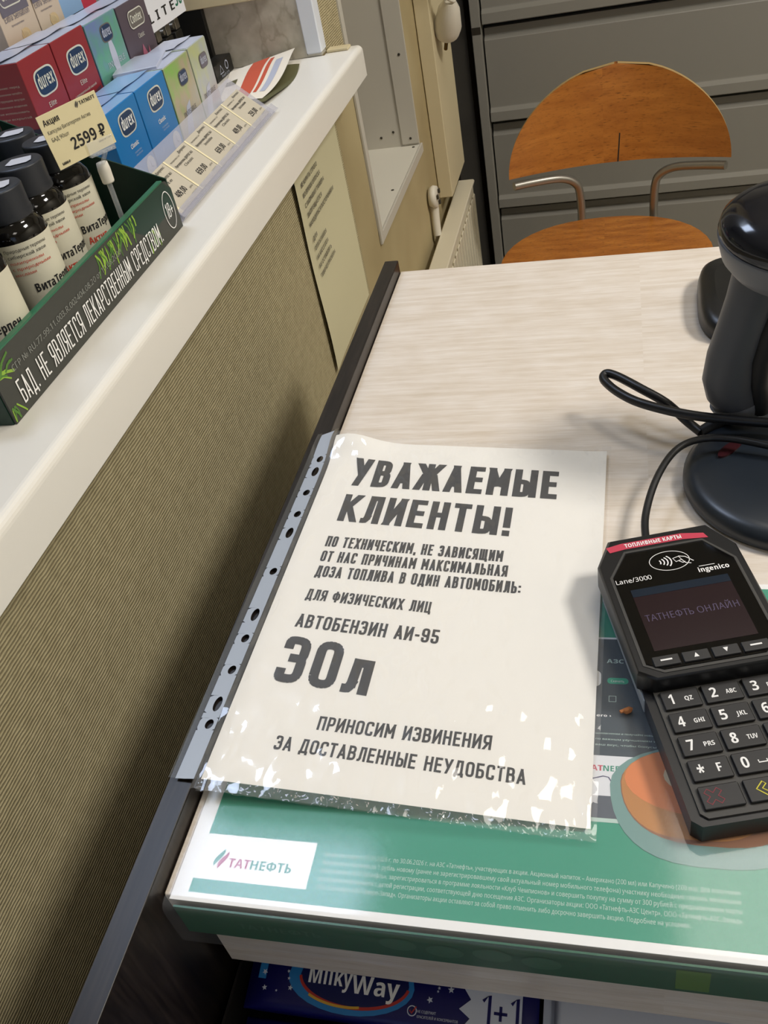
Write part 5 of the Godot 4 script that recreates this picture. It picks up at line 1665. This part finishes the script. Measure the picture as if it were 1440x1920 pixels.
func price_rail() -> void:
	var S := 1.0312
	var yb := Vector3(-0.743, 0.669, 0)
	var B := Basis(Vector3(0, 0, -1), yb, Vector3(0.669, 0.743, 0))
	var base := Vector3(-0.1475, S + 0.0045, 0.0)
	var r := thing("price_rail", "clear plastic price rail leaning on the front row of cartons", "price rail", Transform3D(B, base))
	var b := mb()
	b.box(Vector3(-0.148, -0.004, -0.0022), Vector3(0.142, 0.056, -0.0014))
	b.box(Vector3(-0.148, -0.005, -0.0014), Vector3(0.142, -0.0035, 0.004))
	b.box(Vector3(-0.148, -0.0035, 0.0030), Vector3(0.142, 0.004, 0.0038))
	put(b, "rail", M.rail_clear, r)
	b = mb(Transform3D(B.inverse(), -(B.inverse() * (base))))
	b.box(Vector3(-0.176, S, -0.140), Vector3(-0.150, S + 0.001, 0.147))
	put(b, "rail_foot", M.rail_clear, r)
	var cards := [[0.075, "259,00", "far end of the rail, beside the leaflet"], [0.0205, "409,00", "second from the far end of the rail"], [-0.034, "659,00", "middle of the rail"], [-0.0885, "659,00", "second from the green tray"], [-0.143, "409,00", "next to the green tray"]]
	for k in 5:
		var c = cards[k]
		var x: float = c[0]
		var lift := 0.0004 + 0.0003 * k
		var t := thing("price_label", "grey-cream price label, %s" % c[2], "price label", Transform3D(B, base + B * Vector3(x, 0, lift)), "price labels on the rail")
		b = mb()
		b.box(Vector3(0, 0, -0.0002), Vector3(0.0535, 0.041, 0.0002))
		put(b, "card", M.label_paper, t)
		var f := Transform3D(Basis(), Vector3(0, 0, 0.0004))
		flat(t, "card_edge", rect(0.0, 0.0, 0.0028 if k != 4 else 0.006, 0.041), M.label_edge, f)
		txt(t, "label_text", ["Контекс", "Контекс", "Дюрекс", "Дюрекс", "Дюрекс"][k], 0.030, 0.0365, 0.019, 0.0026, M.grey_ink, f, true)
		txt(t, "label_text", "презервативы 3 шт", 0.006, 0.0345, 0.022, 0.0018, M.grey_ink, f)
		txt(t, "label_text", "Презервативы ДЮРЕКС №3", 0.006, 0.0285, 0.042, 0.0026, M.grey_ink, f, true)
		txt(t, "label_text", ["Extra Sensation", "Classic", "Invisible", "Classic", "Elite"][k], 0.018, 0.0240, 0.021, 0.0026, M.grey_ink, f, true)
		txt(t, "label_price", c[1], 0.020, 0.0095, 0.020, 0.0062, M.ink, f, true)
		txt(t, "label_unit", "руб/шт", 0.044, 0.0085, 0.0075, 0.0018, M.grey_ink, f)
		txt(t, "label_code", "24.04.2025", 0.038, 0.0035, 0.012, 0.0014, M.grey_ink, f)

func wrapper(called: String, label: String, at: Vector3, pitch: float, yaw: float) -> Node3D:
	var t := thing(called, label, "candy bar", Transform3D(Basis(Vector3.UP, yaw) * Basis(Vector3.RIGHT, pitch), at), "candy bars under the counter")
	var b := mb()
	# pillow pack: long along x, crimped ends
	var rings := []
	for k in 25:
		var s := k / 24.0
		var x := lerpf(-0.082, 0.082, s)
		var e := minf(1.0, minf(s, 1.0 - s) / 0.09)
		var hy := lerpf(0.0006, 0.0095, sqrt(clampf(e, 0.0, 1.0)))
		var ring := []
		for j in 28:
			var a := TAU * j / 28
			ring.append(Vector3(x, 0.0095 + signf(sin(a)) * pow(absf(sin(a)), 0.5) * hy, signf(cos(a)) * pow(absf(cos(a)), 0.5) * 0.0185))
		rings.append(ring)
	b.loft(rings)
	put(b, "wrapper_body", M.wrapper_blue, t)
	return t

func candy() -> void:
	var f := func(k: float) -> Transform3D: return lying(Vector3(0, 0.01925 + 0.0001 * k, 0))
	for n in 2:
		var at: Vector3 = [Vector3(0.094, 0.7795, 0.6555), Vector3(0.0945, 0.7640, 0.6930)][n]
		var t := wrapper("candy_bar", ["dark blue candy bar wrapper with white lettering half under the counter", "dark blue candy bar wrapper in front, cut by the picture's lower edge"][n], at, 0.18, 0.0)
		flat(t, "pale_halo", oval(-0.020, 0.000, 0.036, 0.0165), M.wrapper_sky, f.call(0))
		flat(t, "oval_field", oval(-0.018, 0.0008, 0.031, 0.0140), M.wrapper_deep, f.call(2))
		var b := mb(f.call(3))
		line(b, Array(oval(-0.018, 0.001, 0.031, 0.0138, 24, PI * 1.02, TAU * 0.98)), 0.0016)
		put(b, "rainbow_arc", M.rainbow_red, t)
		b = mb(f.call(4))
		line(b, Array(oval(-0.022, 0.001, 0.029, 0.0138, 16, PI * 1.25, PI * 1.6)), 0.0013)
		put(b, "rainbow_arc", M.rainbow_yellow, t)
		flat(t, "white_end", PackedVector2Array([Vector2(0.042, -0.0160), Vector2(0.074, -0.0160), Vector2(0.074, 0.0160), Vector2(0.046, 0.0160), Vector2(0.049, 0.009), Vector2(0.043, 0.004), Vector2(0.047, -0.001), Vector2(0.041, -0.006), Vector2(0.047, -0.010)]), M.wrapper_white, f.call(2))
		b = mb(f.call(4))
		line(b, [Vector2(0.0535, -0.001), Vector2(0.0570, 0.002), Vector2(0.0570, -0.014)], 0.0017)
		line(b, [Vector2(0.0595, -0.006), Vector2(0.0665, -0.006)], 0.0015)
		line(b, [Vector2(0.0630, -0.0025), Vector2(0.0630, -0.0095)], 0.0015)
		line(b, [Vector2(0.0685, -0.001), Vector2(0.0718, 0.002), Vector2(0.0718, -0.014)], 0.0017)
		put(b, "offer_text", M.wrapper_blue, t)
		if n == 0:
			b = mb(f.call(5))
			text_mesh(b, "Milky", -0.0440, -0.0030, 0.0250, 0.0085, true)
			text_mesh(b, "Way", -0.0190, -0.0055, 0.0270, 0.0090, true)
			put(b, "bar_name", M.white_print, t)
			txt(t, "small_print", "НЕ СОДЕРЖИТ", 0.0190, -0.0105, 0.0100, 0.0013, M.wrapper_white, f.call(3))
			txt(t, "small_print", "КРАСИТЕЛЕЙ И КОНСЕРВАНТОВ", 0.0190, -0.0130, 0.0220, 0.0013, M.wrapper_white, f.call(3))
			b = mb(f.call(3))
			line(b, Array(oval(0.0160, -0.0100, 0.0024, 0.0024, 16)), 0.0005, true)
			put(b, "tick_ring", M.wrapper_white, t)
			b = mb(f.call(4))
			line(b, [Vector2(0.0148, -0.0098), Vector2(0.0158, -0.0112), Vector2(0.0182, -0.0078)], 0.0007)
			put(b, "tick_mark", M.rainbow_red, t)
			flat(t, "bin_icon", rect(-0.0735, -0.004, -0.0690, 0.006), M.wrapper_sky, f.call(2))
		else:
			txt(t, "small_print", "СУФЛЕ", -0.0740, -0.0040, 0.0080, 0.0016, M.wrapper_white, f.call(3))
		var rng := RandomNumberGenerator.new()
		rng.seed = 11 + n
		for k in 16:
			var x := rng.randf_range(-0.072, -0.052) if k < 8 else rng.randf_range(0.018, 0.040)
			var y := rng.randf_range(-0.013, 0.013) if k < 8 else rng.randf_range(-0.005, 0.014)
			flat(t, "star_print", star(x, y, rng.randf_range(0.0006, 0.0019), rng.randf() * 1.2), M.wrapper_white, f.call(2.5))
	var w := thing("white_pack", "pale wrapped pack beside the candy bars under the counter", "pack", Transform3D(Basis(Vector3.RIGHT, 0.12), Vector3(0.262, 0.7765, 0.664)), "")
	var b := mb()
	b.box(Vector3(-0.078, 0, -0.018), Vector3(0.078, 0.018, 0.018), 0.004)
	put(b, "pack_body", M.wrapper_white, w)
	for s in [-1.0, 1.0]:
		b = mb()
		b.box(Vector3(s * 0.078 - 0.006, 0.0085, -0.017), Vector3(s * 0.078 + 0.006, 0.0095, 0.017))
		put(b, "crimp", M.wrapper_white, w)
	# low bin that carries the packs
	var n := thing("candy_bin", "black card bin holding the candy bars under the counter", "bin", Transform3D(Basis(), Vector3(0.18, 0.7481, 0.67)))
	b = mb()
	b.box(Vector3(-0.175, 0, -0.055), Vector3(0.175, 0.006, 0.060))
	put(b, "bin_floor", M.dark, n)
	b = mb()
	b.box(Vector3(-0.175, 0.006, -0.055), Vector3(-0.1735, 0.045, 0.060))
	put(b, "bin_side", M.dark, n)
